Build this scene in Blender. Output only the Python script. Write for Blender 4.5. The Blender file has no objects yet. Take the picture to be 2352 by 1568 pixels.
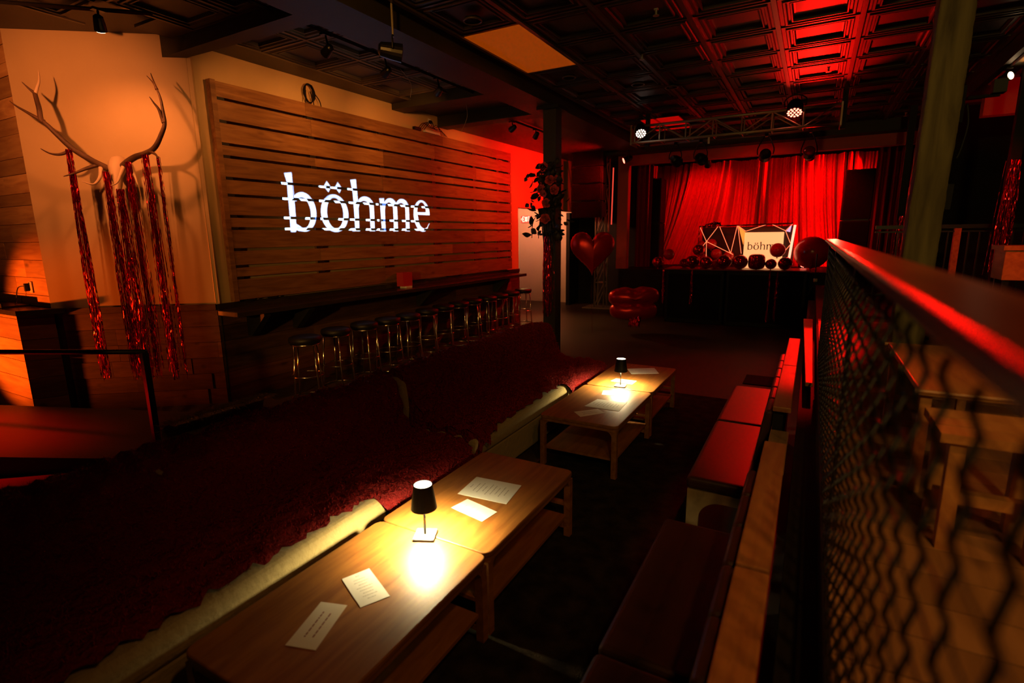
import bpy, math, random
from mathutils import Vector, Matrix
random.seed(7)
SC = bpy.context.scene
COL = SC.collection
PI = math.pi

# ------------------------------------------------------------------ camera
cam = bpy.data.cameras.new('camera')
cam.sensor_width = 36.0
cam.lens = 1215.4 / 2352 * 36.0
cam.clip_start = 0.02
cam.clip_end = 100
cam.dof.use_dof = True
cam.dof.focus_distance = 5.0
cam.dof.aperture_fstop = 1.7
cam_ob = bpy.data.objects.new('camera', cam)
COL.objects.link(cam_ob)
yaw, pitch, roll = math.radians(29.39), math.radians(11.263), math.radians(-0.711)
fwd = Vector((-math.sin(yaw) * math.cos(pitch), math.cos(yaw) * math.cos(pitch), -math.sin(pitch)))
rgt = Vector((math.cos(yaw), math.sin(yaw), 0))
up_ = rgt.cross(fwd)
r2 = math.cos(roll) * rgt + math.sin(roll) * up_
u2 = -math.sin(roll) * rgt + math.cos(roll) * up_
M = Matrix((r2, u2, -fwd)).transposed().to_4x4()
M.translation = Vector((0, 0, 1.95))
cam_ob.matrix_world = M
SC.camera = cam_ob

# ------------------------------------------------------------------ world and view
w = bpy.data.worlds.new('world')
SC.world = w
w.use_nodes = True
w.node_tree.nodes['Background'].inputs[0].default_value = (1.0, 0.62, 0.25, 1)
w.node_tree.nodes['Background'].inputs[1].default_value = 0.005
SC.view_settings.view_transform = 'Standard'
SC.view_settings.look = 'None'
SC.view_settings.exposure = 0.0
SC.view_settings.gamma = 1.0
SC.view_settings.use_curve_mapping = False
SC.cycles.use_denoising = True
SC.cycles.max_bounces = 5
SC.cycles.use_adaptive_sampling = True
SC.cycles.adaptive_threshold = 0.03
SC.cycles.diffuse_bounces = 2
SC.cycles.glossy_bounces = 3
SC.cycles.transmission_bounces = 4
SC.cycles.sample_clamp_indirect = 3.0
SC.cycles.caustics_reflective = False
SC.cycles.caustics_refractive = False

ORANGE = (1.0, 0.32, 0.06)
DEEP = (1.0, 0.26, 0.065)
WARM = (1.0, 0.70, 0.33)
RED = (1.0, 0.004, 0.002)

def spot(name, loc, target, energy, color, angle=70, blend=0.6, radius=0.05, parent=None):
    l = bpy.data.lights.new(name, 'SPOT')
    l.energy = energy; l.color = color
    l.spot_size = math.radians(angle); l.spot_blend = blend
    l.shadow_soft_size = radius
    o = bpy.data.objects.new(name, l)
    COL.objects.link(o)
    d = Vector(target) - Vector(loc)
    o.rotation_euler = d.to_track_quat('-Z', 'Y').to_euler()
    if parent:
        o.parent = parent
        o.location = Vector(loc) - parent.location
    else:
        o.location = loc
    return o

def point(name, loc, energy, color, radius=0.05, parent=None):
    l = bpy.data.lights.new(name, 'POINT')
    l.energy = energy; l.color = color; l.shadow_soft_size = radius
    o = bpy.data.objects.new(name, l)
    COL.objects.link(o)
    o.location = Vector(loc) - (parent.location if parent else Vector((0, 0, 0)))
    o.parent = parent
    return o

# lights of the room without modelled fixtures, some of them added as fill
spot('house_light_over_antlers', (-5.35, 0.9, 3.7), (-7.0, 3.0, 3.15), 285, DEEP, 66, 0.9, 0.06)
spot('red_wash_by_bar', (-9.6, -0.4, 0.7), (-7.9, 2.4, 0.95), 1250, (1.0, 0.12, 0.006), 34, 0.7, 0.06)
spot('red_wash_on_ramp', (-8.6, 0.1, 2.2), (-6.85, 1.3, 0.0), 3400, (1.0, 0.004, 0.002), 36, 1.0, 0.08)
spot('added_fill_mid_room', (-1.9, 0.9, 3.85), (-6.0, 7.6, 1.9), 170, (1.0, 0.40, 0.065), 64, 1.0, 0.12)  # added broad fill, no known lamp, to brighten slats and walls
spot('added_fill_behind_sofa', (-2.6, -1.9, 2.1), (-5.9, 7.3, 0.7), 560, (1.0, 0.46, 0.09), 29, 1.0, 0.12)  # added low fill, no known lamp, for the planks under the ledge
spot('house_light_over_bench', (0.9, 0.6, 3.8), (-0.2, 1.6, 0.8), 64, (1.0, 0.42, 0.10), 75, 1.0, 0.10)
spot('house_light_over_platform', (1.9, 1.2, 3.8), (0.9, 1.8, 0.93), 75, (1.0, 0.36, 0.07), 80, 1.0, 0.10)
spot('corridor_light', (-7.0, 12.6, 2.95), (-6.9, 14.4, 2.2), 1150, (1.0, 0.30, 0.14), 130, 0.8, 0.12)
spot('red_floor_light', (1.4, 11.2, 3.6), (-0.7, 7.6, 0.0), 200, RED, 42, 0.9, 0.10)
spot('red_ledge_light', (0.25, 12.5, 3.7), (-0.03, 5.85, 0.85), 900, RED, 9.5, 0.45, 0.05)
spot('added_red_rail_spot', (0.35, 12.7, 2.6), (0.12, 3.2, 1.9), 3200, RED, 8, 0.8, 0.05)  # added spot where no lamp hangs, makes the red shine on the rail
spot('red_soffit_light', (2.7, 8.0, 2.2), (2.7, 10.3, 3.85), 60, RED, 50, 0.8, 0.05)
spot('corridor_spill', (-6.6, 12.0, 2.4), (-4.8, 11.0, 0.0), 110, (1.0, 0.50, 0.15), 70, 1.0, 0.1)  # extra spot added for corridor light spilling onto the floor
spot('added_fill_behind_camera', (1.2, -1.6, 3.7), (0.55, 4.5, 2.3), 190, (1.0, 0.62, 0.16), 75, 1.0, 0.15)  # added fill, no known lamp, to brighten the timber post

# ------------------------------------------------------------------ mesh helpers
class MB:
    def __init__(s):
        s.v = []; s.f = []
    def add(s, vs, fs):
        b = len(s.v)
        s.v += [tuple(x) for x in vs]
        s.f += [tuple(i + b for i in f) for f in fs]
        return s
    def box(s, a, b):
        x0, y0, z0 = a; x1, y1, z1 = b
        return s.add([(x0, y0, z0), (x1, y0, z0), (x1, y1, z0), (x0, y1, z0), (x0, y0, z1), (x1, y0, z1), (x1, y1, z1), (x0, y1, z1)],
              [(0, 3, 2, 1), (4, 5, 6, 7), (0, 1, 5, 4), (1, 2, 6, 5), (2, 3, 7, 6), (3, 0, 4, 7)])
    def hexa(s, p):   # eight corners: bottom loop then top loop
        return s.add(p, [(0, 3, 2, 1), (4, 5, 6, 7), (0, 1, 5, 4), (1, 2, 6, 5), (2, 3, 7, 6), (3, 0, 4, 7)])
    def prism(s, poly, z0, z1):
        n = len(poly)
        vs = [(x, y, z0) for x, y in poly] + [(x, y, z1) for x, y in poly]
        fs = [tuple(range(n - 1, -1, -1)), tuple(range(n, 2 * n))]
        fs += [(i, (i + 1) % n, n + (i + 1) % n, n + i) for i in range(n)]
        return s.add(vs, fs)
    def tube(s, path, rad, n=8, cap=True, flat=1.0):
        path = [Vector(p) for p in path]
        m = len(path)
        if not isinstance(rad, (list, tuple)): rad = [rad] * m
        vs = []
        prev = None
        for i, p in enumerate(path):
            t = (path[min(i + 1, m - 1)] - path[max(i - 1, 0)]).normalized()
            if prev is None:
                ref = Vector((0, 0, 1)) if abs(t.z) < 0.9 else Vector((1, 0, 0))
                a = t.cross(ref).normalized()
            else:
                a = (prev - t * prev.dot(t)).normalized()
            prev = a
            b = t.cross(a)
            for k in range(n):
                an = 2 * PI * k / n
                vs.append(p + (a * math.cos(an) + b * math.sin(an) * flat) * rad[i])
        fs = []
        for i in range(m - 1):
            for k in range(n):
                k2 = (k + 1) % n
                fs.append((i * n + k, i * n + k2, (i + 1) * n + k2, (i + 1) * n + k))
        if cap:
            fs.append(tuple(range(n - 1, -1, -1)))
            fs.append(tuple((m - 1) * n + k for k in range(n)))
        return s.add(vs, fs)
    def lathe(s, prof, n=16, c=(0, 0, 0), axis='z', close=True):
        vs = []
        for r, h in prof:
            for k in range(n):
                an = 2 * PI * k / n
                x, y = r * math.cos(an), r * math.sin(an)
                if axis == 'z': p = (c[0] + x, c[1] + y, c[2] + h)
                elif axis == 'x': p = (c[0] + h, c[1] + x, c[2] + y)
                else: p = (c[0] + x, c[1] + h, c[2] + y)
                vs.append(p)
        fs = []
        for i in range(len(prof) - 1):
            for k in range(n):
                k2 = (k + 1) % n
                fs.append((i * n + k, i * n + k2, (i + 1) * n + k2, (i + 1) * n + k))
        if close:
            fs.append(tuple(range(n - 1, -1, -1)))
            fs.append(tuple((len(prof) - 1) * n + k for k in range(n)))
        return s.add(vs, fs)
    def ring(s, c, R, r, n=20, m=6):
        pts = [(c[0] + R * math.cos(2 * PI * i / n), c[1] + R * math.sin(2 * PI * i / n), c[2]) for i in range(n)]
        vs = []
        for i in range(n):
            an = 2 * PI * i / n
            for k in range(m):
                b = 2 * PI * k / m
                rr = R + r * math.cos(b)
                vs.append((c[0] + rr * math.cos(an), c[1] + rr * math.sin(an), c[2] + r * math.sin(b)))
        fs = []
        for i in range(n):
            for k in range(m):
                i2, k2 = (i + 1) % n, (k + 1) % m
                fs.append((i * m + k, i2 * m + k, i2 * m + k2, i * m + k2))
        return s.add(vs, fs)
    def grid(s, fn, nu, nv, closed_u=False):
        vs = [fn(i / (nu if closed_u else nu - 1), j / (nv - 1)) for i in range(nu) for j in range(nv)]
        fs = []
        for i in range(nu if closed_u else nu - 1):
            i2 = (i + 1) % nu
            for j in range(nv - 1):
                fs.append((i * nv + j, i2 * nv + j, i2 * nv + j + 1, i * nv + j + 1))
        return s.add(vs, fs)
    def xf(s, fn):
        s.v = [tuple(fn(*p)) for p in s.v]
        return s
    def build(s, name, mat, parent=None, smooth=False, world=True, bevel=0.0, seg=2, angle=None):
        if parent is not None and world:
            L = Vector(parent.location); q_ = parent.parent
            while q_: L = L + q_.location; q_ = q_.parent
            s.v = [(x - L[0], y - L[1], z - L[2]) for x, y, z in s.v]
        me = bpy.data.meshes.new(name)
        me.from_pydata(s.v, [], s.f)
        me.update()
        if mat: me.materials.append(mat)
        if smooth:
            me.polygons.foreach_set('use_smooth', [True] * len(me.polygons))
        o = bpy.data.objects.new(name, me)
        COL.objects.link(o)
        o.parent = parent
        if bevel:
            b = o.modifiers.new('bevel', 'BEVEL')
            b.width = bevel; b.segments = seg; b.limit_method = 'ANGLE'; b.angle_limit = 0.7
        return o

def B(a, b): return MB().box(a, b)

def tag(o, label, cat, group=None, kind=None):
    o['label'] = label; o['category'] = cat
    if group: o['group'] = group
    if kind: o['kind'] = kind
    return o

def thing(name, label, cat, loc=(0, 0, 0), group=None, rz=0.0):
    o = bpy.data.objects.new(name, None)
    o.empty_display_size = 0.1
    COL.objects.link(o)
    o.location = loc
    o.rotation_euler = (0, 0, rz)
    return tag(o, label, cat, group)

def struct(o):
    o['kind'] = 'structure'
    return o

def copy_tree(o, parent=None):
    c = o.copy(); COL.objects.link(c)
    c.parent = parent
    for ch in list(o.children):
        copy_tree(ch, c)
    return c

def share(me_obj, name, loc, parent, rot=None, scale=None):
    o = bpy.data.objects.new(name, me_obj.data)
    COL.objects.link(o)
    o.parent = parent
    o.location = loc
    if rot is not None: o.rotation_euler = rot
    if scale is not None: o.scale = scale
    return o

# ------------------------------------------------------------------ materials
def mat(name, color, rough=0.6, metal=0.0, spec=0.5, emit=None, estr=0.0, coat=0.0, sheen=0.0, trans=0.0, alpha=1.0, bump=None):
    m = bpy.data.materials.new(name)
    m.use_nodes = True
    nt = m.node_tree
    p = nt.nodes['Principled BSDF']
    p.inputs['Base Color'].default_value = (*color, 1)
    p.inputs['Roughness'].default_value = rough
    p.inputs['Metallic'].default_value = metal
    p.inputs['Specular IOR Level'].default_value = spec
    p.inputs['Coat Weight'].default_value = coat
    p.inputs['Sheen Weight'].default_value = sheen
    p.inputs['Transmission Weight'].default_value = trans
    p.inputs['Alpha'].default_value = alpha
    if emit:
        p.inputs['Emission Color'].default_value = (*emit, 1)
        p.inputs['Emission Strength'].default_value = estr
    if bump:
        sc, st, dist = bump
        tc = nt.nodes.new('ShaderNodeTexCoord')
        n = nt.nodes.new('ShaderNodeTexNoise')
        n.inputs['Scale'].default_value = sc
        n.inputs['Detail'].default_value = 4
        b = nt.nodes.new('ShaderNodeBump')
        b.inputs['Strength'].default_value = st
        b.inputs['Distance'].default_value = dist
        nt.links.new(tc.outputs['Object'], n.inputs['Vector'])
        nt.links.new(n.outputs['Fac'], b.inputs['Height'])
        nt.links.new(b.outputs['Normal'], p.inputs['Normal'])
    return m

def wood(name, c1, c2, rough=0.45, stretch=(1, 12, 12), scale=3.0, spec=0.4, knots=True, var=0.35, coat=0.0, bump=0.15):
    """long-grained timber: stretched noise, per-board variation, dark knots"""
    m = bpy.data.materials.new(name)
    m.use_nodes = True
    nt = m.node_tree; N = nt.nodes; Lk = nt.links
    p = N['Principled BSDF']
    tc = N.new('ShaderNodeTexCoord')
    oi = N.new('ShaderNodeObjectInfo')
    mp = N.new('ShaderNodeMapping')
    mp.inputs['Scale'].default_value = stretch
    add = N.new('ShaderNodeVectorMath'); add.operation = 'ADD'
    sc = N.new('ShaderNodeVectorMath'); sc.operation = 'SCALE'
    comb = N.new('ShaderNodeCombineXYZ')
    for k in range(3): Lk.new(oi.outputs['Random'], comb.inputs[k])
    Lk.new(comb.outputs[0], sc.inputs[0]); sc.inputs['Scale'].default_value = 37.0
    Lk.new(tc.outputs['Object'], add.inputs[0]); Lk.new(sc.outputs[0], add.inputs[1])
    Lk.new(add.outputs[0], mp.inputs['Vector'])
    n = N.new('ShaderNodeTexNoise'); n.inputs['Scale'].default_value = scale; n.inputs['Detail'].default_value = 6
    n.inputs['Distortion'].default_value = 0.6
    Lk.new(mp.outputs[0], n.inputs['Vector'])
    r = N.new('ShaderNodeValToRGB')
    r.color_ramp.elements[0].position = 0.3; r.color_ramp.elements[0].color = (*c2, 1)
    r.color_ramp.elements[1].position = 0.7; r.color_ramp.elements[1].color = (*c1, 1)
    Lk.new(n.outputs['Fac'], r.inputs['Fac'])
    hsv = N.new('ShaderNodeHueSaturation')
    mr = N.new('ShaderNodeMapRange')
    mr.inputs['To Min'].default_value = 1 - var; mr.inputs['To Max'].default_value = 1 + var
    Lk.new(oi.outputs['Random'], mr.inputs['Value'])
    Lk.new(mr.outputs[0], hsv.inputs['Value'])
    Lk.new(r.outputs['Color'], hsv.inputs['Color'])
    out = hsv.outputs['Color']
    if knots:
        vo = N.new('ShaderNodeTexVoronoi'); vo.inputs['Scale'].default_value = 1.0
        mp2 = N.new('ShaderNodeMapping')
        mp2.inputs['Scale'].default_value = tuple(1.6 if q <= 1.01 else 4.0 for q in stretch)
        Lk.new(add.outputs[0], mp2.inputs['Vector']); Lk.new(mp2.outputs[0], vo.inputs['Vector'])
        kr = N.new('ShaderNodeValToRGB')
        kr.color_ramp.elements[0].position = 0.04; kr.color_ramp.elements[0].color = (0.25, 0.22, 0.2, 1)
        kr.color_ramp.elements[1].position = 0.14; kr.color_ramp.elements[1].color = (1, 1, 1, 1)
        Lk.new(vo.outputs['Distance'], kr.inputs['Fac'])
        mx = N.new('ShaderNodeMix'); mx.data_type = 'RGBA'; mx.blend_type = 'MULTIPLY'
        mx.inputs['Factor'].default_value = 0.8
        Lk.new(out, mx.inputs['A']); Lk.new(kr.outputs['Color'], mx.inputs['B'])
        out = mx.outputs['Result']
    Lk.new(out, p.inputs['Base Color'])
    p.inputs['Roughness'].default_value = rough
    p.inputs['Specular IOR Level'].default_value = spec
    p.inputs['Coat Weight'].default_value = coat
    p.inputs['Coat Roughness'].default_value = 0.25
    b = N.new('ShaderNodeBump'); b.inputs['Strength'].default_value = bump; b.inputs['Distance'].default_value = 0.004
    Lk.new(n.outputs['Fac'], b.inputs['Height']); Lk.new(b.outputs['Normal'], p.inputs['Normal'])
    return m

def blotchy(name, c1, c2, scale=1.5, rough=0.7, spec=0.3, bump=0.05, rough2=None, lo=0.35, hi=0.7):
    m = bpy.data.materials.new(name)
    m.use_nodes = True
    nt = m.node_tree; N = nt.nodes; Lk = nt.links
    p = N['Principled BSDF']
    tc = N.new('ShaderNodeTexCoord')
    n = N.new('ShaderNodeTexNoise'); n.inputs['Scale'].default_value = scale; n.inputs['Detail'].default_value = 8
    Lk.new(tc.outputs['Object'], n.inputs['Vector'])
    r = N.new('ShaderNodeValToRGB')
    r.color_ramp.elements[0].position = lo; r.color_ramp.elements[0].color = (*c1, 1)
    r.color_ramp.elements[1].position = hi; r.color_ramp.elements[1].color = (*c2, 1)
    Lk.new(n.outputs['Fac'], r.inputs['Fac']); Lk.new(r.outputs['Color'], p.inputs['Base Color'])
    p.inputs['Roughness'].default_value = rough
    p.inputs['Specular IOR Level'].default_value = spec
    if rough2 is not None:
        mr = N.new('ShaderNodeMapRange')
        mr.inputs['To Min'].default_value = rough; mr.inputs['To Max'].default_value = rough2
        Lk.new(n.outputs['Fac'], mr.inputs['Value']); Lk.new(mr.outputs[0], p.inputs['Roughness'])
    n2 = N.new('ShaderNodeTexNoise'); n2.inputs['Scale'].default_value = scale * 14; n2.inputs['Detail'].default_value = 5
    Lk.new(tc.outputs['Object'], n2.inputs['Vector'])
    b = N.new('ShaderNodeBump'); b.inputs['Strength'].default_value = bump; b.inputs['Distance'].default_value = 0.02
    Lk.new(n2.outputs['Fac'], b.inputs['Height']); Lk.new(b.outputs['Normal'], p.inputs['Normal'])
    return m

PAINT = blotchy('tan wall paint', (0.50, 0.36, 0.17), (0.56, 0.41, 0.21), 1.2, 0.55, 0.35, 0.02)
PAINT_RED = blotchy('dark red wall paint', (0.55, 0.10, 0.08), (0.62, 0.13, 0.10), 1.2, 0.6, 0.3, 0.02)
CREAMWALL = blotchy('cream corridor paint', (0.62, 0.52, 0.42), (0.68, 0.57, 0.46), 1.0, 0.6, 0.3, 0.02)
BLACKWALL = blotchy('black wall paint', (0.012, 0.010, 0.007), (0.02, 0.017, 0.012), 2.0, 0.7, 0.2, 0.05)
CEIL = blotchy('black tin ceiling', (0.036, 0.030, 0.018), (0.05, 0.04, 0.025), 1.0, 0.46, 0.4, 0.03)
CEILBAR = mat('dark ceiling grid metal', (0.075, 0.055, 0.035), 0.35, 0.0, 0.6)
BEAM = blotchy('dark painted beam', (0.03, 0.028, 0.014), (0.045, 0.04, 0.02), 1.5, 0.55, 0.3, 0.05)
FLOOR = blotchy('dark stained concrete', (0.035, 0.024, 0.014), (0.075, 0.05, 0.03), 0.9, 0.42, 0.45, 0.06, 0.62)
SLAT = wood('golden pine boards', (0.29, 0.145, 0.048), (0.16, 0.072, 0.021), 0.55, (10, 1, 10), 2.2, 0.3, True, 0.30)
WAINS = wood('dark reclaimed planks', (0.12, 0.058, 0.024), (0.06, 0.027, 0.011), 0.6, (2, 1, 10), 2.2, 0.3, True, 0.4)
PALEPLANK = wood('pale reclaimed planks', (0.62, 0.36, 0.13), (0.40, 0.20, 0.07), 0.6, (1, 6, 9), 2.0, 0.3, True, 0.32)
TABLEWOOD = wood('varnished teak', (0.36, 0.145, 0.029), (0.20, 0.070, 0.013), 0.48, (9, 1, 9), 2.6, 0.5, False, 0.08, 0.0, 0.25)
LEDGEWOOD = wood('oiled orange pine', (0.55, 0.24, 0.07), (0.36, 0.13, 0.035), 0.45, (8, 1, 8), 2.4, 0.4, True, 0.2)
BEIGEWOOD = wood('pale bench timber', (0.45, 0.30, 0.14), (0.30, 0.19, 0.08), 0.6, (6, 1, 6), 2.0, 0.3, False, 0.1)
DECKWOOD = wood('brown deck boards', (0.30, 0.15, 0.06), (0.18, 0.085, 0.03), 0.5, (9, 1, 9), 1.6, 0.35, True, 0.3)
POSTWOOD = wood('mossy rough post', (0.24, 0.185, 0.07), (0.075, 0.055, 0.02), 0.75, (9, 9, 1), 1.6, 0.3, False, 0.05, 0.0, 0.9)
DARKWOOD = wood('black stained ledge', (0.035, 0.024, 0.014), (0.018, 0.012, 0.007), 0.25, (8, 1, 8), 2.0, 0.5, False, 0.1)
RAILWOOD = wood('glossy handrail', (0.16, 0.045, 0.015), (0.08, 0.02, 0.008), 0.30, (8, 1, 8), 2.0, 0.6, False, 0.1, 0.0)
BLACK = mat('matt black', (0.010, 0.009, 0.007), 0.6, 0, 0.3)
BLACKGLOSS = mat('satin black metal', (0.012, 0.011, 0.009), 0.35, 0.3, 0.5)
RUBBER = mat('black rubber', (0.008, 0.007, 0.006), 0.8, 0, 0.2)
GRILLE = mat('speaker grille cloth', (0.008, 0.0075, 0.006), 0.85, 0, 0.15, bump=(180, 0.5, 0.004))
CHROME = mat('chrome', (0.75, 0.72, 0.66), 0.16, 1.0)
STEEL = mat('brushed truss aluminium', (0.42, 0.38, 0.28), 0.38, 0.45)
VINYL = mat('black vinyl seat', (0.008, 0.007, 0.006), 0.5, 0, 0.35)
LEATHER = mat('brown leather', (0.060, 0.021, 0.010), 0.42, 0, 0.45, bump=(60, 0.12, 0.004))
PAPER = mat('white card', (0.80, 0.78, 0.72), 0.6, 0, 0.3)
PAPERPINK = mat('cream card', (0.78, 0.70, 0.58), 0.6, 0, 0.3)
INK = mat('grey print', (0.36, 0.33, 0.30), 0.7)
INKRED = mat('dark red print', (0.30, 0.10, 0.07), 0.7)
CREAM = mat('cream upholstery', (0.45, 0.345, 0.15), 0.8, 0, 0.2, sheen=0.2, bump=(26, 0.5, 0.02))
FUR = mat('deep red faux fur', (0.22, 0.009, 0.008), 0.75, 0, 0.25, sheen=0.0, bump=(34, 1.0, 0.05))
FURHAIR = mat('deep red fur pile', (0.42, 0.012, 0.010), 0.6, 0, 0.3)
PELT = mat('golden shaggy pelt', (0.30, 0.17, 0.06), 0.6)
FOILRED = mat('red tinsel foil', (0.95, 0.025, 0.045), 0.20, 1.0)
BALLOON = mat('red foil balloon', (0.80, 0.02, 0.02), 0.20, 0.85)
BALLOONDK = mat('dark chrome red balloon', (0.48, 0.016, 0.016), 0.10, 0.8)
HEART = mat('satin red foil balloon', (0.72, 0.015, 0.012), 0.30, 0.55)
LATEX = mat('red latex balloon', (0.62, 0.01, 0.01), 0.22, 0.0, 0.6)
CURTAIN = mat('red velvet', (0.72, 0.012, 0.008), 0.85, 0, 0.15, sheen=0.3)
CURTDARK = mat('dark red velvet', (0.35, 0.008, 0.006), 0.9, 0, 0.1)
BONE = mat('bleached bone', (0.60, 0.44, 0.26), 0.6, bump=(22, 0.4, 0.01))
ANTLER = blotchy('antler horn', (0.06, 0.03, 0.014), (0.13, 0.065, 0.03), 6.0, 0.5, 0.35, 0.25)
ANTLERTIP = mat('pale antler tip', (0.66, 0.48, 0.28), 0.45)
ROSE = mat('dusty red rose', (0.60, 0.055, 0.045), 0.7, 0, 0.3, sheen=0.2)
LEAF = mat('dark leaf', (0.020, 0.016, 0.010), 0.55, 0, 0.4)
PANEL = mat('ceiling light diffuser', (0.35, 0.28, 0.18), 0.5, 0, 0.3, emit=(1.0, 0.13, 0.0), estr=0.24)  # emission stands in for orange light falling on the panel
PANELRED = mat('pale diffuser with red light as glow', (0.5, 0.2, 0.15), 0.5, 0, 0.3, emit=(1.0, 0.0, 0.0), estr=0.35)  # red light falling on the pale panel, put in as colour and emission
WHITEPL = mat('white plastic', (0.75, 0.70, 0.62), 0.4)
BULB = mat('glowing lamp', (1, 0.8, 0.6), 0.5, emit=(1.0, 0.62, 0.32), estr=14.0)
LAMPTOP = mat('glowing lamp diffuser', (1, 0.9, 0.7), 0.5, emit=(1.0, 0.86, 0.55), estr=9.0)
LEDWHITE = mat('white hot led', (1, 0.9, 0.8), 0.5, emit=(1.0, 0.72, 0.58), estr=4.0)
LEDRED = mat('red led', (1, 0.3, 0.2), 0.5, emit=(1.0, 0.16, 0.10), estr=7.0)
LEDTUBE = mat('warm red led tube', (1, 0.4, 0.3), 0.5, emit=(1.0, 0.22, 0.085), estr=1.5)
LEDSTRIP = mat('pink led tube', (1, 0.5, 0.4), 0.5, emit=(1.0, 0.20, 0.12), estr=4.0)
TRUSSGLOW = mat('red light on truss edge', (1, 0.2, 0.15), 0.5, emit=(1.0, 0.07, 0.04), estr=0.9)
EXITRED = mat('lit exit face', (0.9, 0.1, 0.05), 0.5, emit=(1.0, 0.06, 0.05), estr=0.9)
EXITWHITE = mat('lit exit letters', (1, 0.9, 0.85), 0.5, emit=(1.0, 0.62, 0.5), estr=1.8)
SIGNFACE = mat('lit sign face', (1.0, 0.8, 0.5), 0.5, emit=(1.0, 0.52, 0.19), estr=0.95)
SIGNINK = mat('black sign lettering', (0.01, 0.004, 0.004), 0.9, 0, 0.1)
MIRROR = mat('mirror acrylic', (0.35, 0.06, 0.05), 0.08, 1.0)
# ------------------------------------------------------------------ the room
TH = math.radians(1.25)
WN = Vector((math.cos(TH), -math.sin(TH), 0)); WT = Vector((math.sin(TH), math.cos(TH), 0))
def WL(s, off, z):      # along the slatted wall, out from it, up
    p = WN * (-6.147 + off) + WT * s
    return (p.x, p.y, z)
def wbox(m, s0, s1, o0, o1, z0, z1):
    return m.hexa([WL(s0, o1, z0), WL(s1, o1, z0), WL(s1, o0, z0), WL(s0, o0, z0), WL(s0, o1, z1), WL(s1, o1, z1), WL(s1, o0, z1), WL(s0, o0, z1)])
AT = math.radians(37.48)
AD = Vector((math.cos(AT), math.sin(AT), 0)); AN = Vector((math.sin(AT), -math.cos(AT), 0)); A0 = Vector((-7.388, 2.688, 0))
def AW(a, off, z):      # along the antler wall, out from it, up
    p = A0 + AD * a + AN * off
    return (p.x, p.y, z)
def abox(m, a0, a1, o0, o1, z0, z1):
    return m.hexa([AW(a0, o1, z0), AW(a1, o1, z0), AW(a1, o0, z0), AW(a0, o0, z0), AW(a0, o1, z1), AW(a1, o1, z1), AW(a1, o0, z1), AW(a0, o0, z1)])

ZC = 4.02
struct(B((-12, -3, -0.12), (5, 18, 0.0)).build('floor', FLOOR))
# slatted wall: full height up to its corner, only the upper band beyond it
wl = struct(wbox(MB(), 3.56, 10.72, -0.15, 0, 1.205, 4.10).build('wall_left', PAINT))
wbox(MB(), 10.72, 14.3, -0.15, 0, 2.58, 4.10).build('upper_band', PAINT, wl)
wbox(MB(), 3.56, 10.72, -0.15, -0.002, 0, 1.205).build('backing', BLACK, wl)
wbox(MB(), 3.57, 10.72, 0.0, 0.03, 1.14, 1.21).build('chair_rail', DARKWOOD, wl)
random.seed(3)
for r in range(6):
    z0 = 0.0 + r * 0.19; z1 = z0 + 0.186
    s = 3.57 - random.random() * 0.3
    while s < 10.72:
        e = min(10.72, s + random.uniform(1.2, 2.2))
        d = random.uniform(0.014, 0.022)
        wbox(MB(), max(s, 3.57), e - 0.003, 0, d, z0, z1).build('wainscot_plank', WAINS, wl)
        s = e
wa = struct(abox(MB(), -0.09, 1.70, -0.15, 0, 1.205, 4.10).build('wall_corner', PAINT))
abox(MB(), -0.09, 1.70, -0.15, -0.002, 0, 1.205).build('backing', BLACK, wa)
abox(MB(), 0.05, 1.66, 0.0, 0.03, 1.14, 1.21).build('chair_rail', WAINS, wa)
for r in range(6):
    z0 = r * 0.19; z1 = z0 + 0.186
    a = 0.0 - random.random() * 0.3
    while a < 1.672:
        e = min(1.672, a + random.uniform(0.6, 1.4))
        abox(MB(), max(a, 0.02), e - 0.003, 0, random.uniform(0.014, 0.022), z0, z1).build('wainscot_plank', WAINS, wa)
        a = e
# plank-clad wall at the far left
wp_ = struct(B((-11, 2.665, 0), (-7.46, 2.80, 4.10)).build('wall_far_left', PALEPLANK))
zz = 1.22; k = 0
while zz < 4.0:
    h = random.choice([0.13, 0.17, 0.20, 0.24])
    x = -7.46
    first = random.uniform(0.5, 1.3)
    while x > -9.6:
        x2 = x - (first if x == -7.46 else random.uniform(0.6, 1.5))
        B((x2 + 0.003, 2.645 - random.uniform(0, 0.008), zz), (x, 2.665, min(zz + h - 0.005, 4.05))).build('cladding_plank', PALEPLANK, wp_)
        x = x2
    zz += h
# corridor with the exit sign
struct(B((-9.5, 14.45, 0), (-6.0, 14.6, 2.9)).build('wall_back_left', CREAMWALL))
struct(B((-9.5, 14.43, 0), (-6.0, 14.45, 0.09)).build('baseboard_back', CREAMWALL))
struct(B((-9.6, 10.7, 0), (-9.45, 14.6, 2.9)).build('wall_corridor', CREAMWALL))
struct(B((-9.6, 10.6, 2.9), (-6.15, 14.6, 3.0)).build('ceiling_corridor', CREAMWALL))
struct(B((-6.0, 14.6, 0), (-3.9, 14.75, 4.1)).build('wall_back', BLACKWALL))
struct(B((-6.05, 13.9, 0), (-5.95, 14.6, 2.56)).build('trim_1', BLACKWALL))
struct(B((3.6, -3, 0), (3.75, 18, 4.1)).build('wall_right', BLACKWALL))
struct(B((1.75, 12.4, 0), (3.6, 12.55, 4.1)).build('wall_right_back', BLACKWALL))
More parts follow.
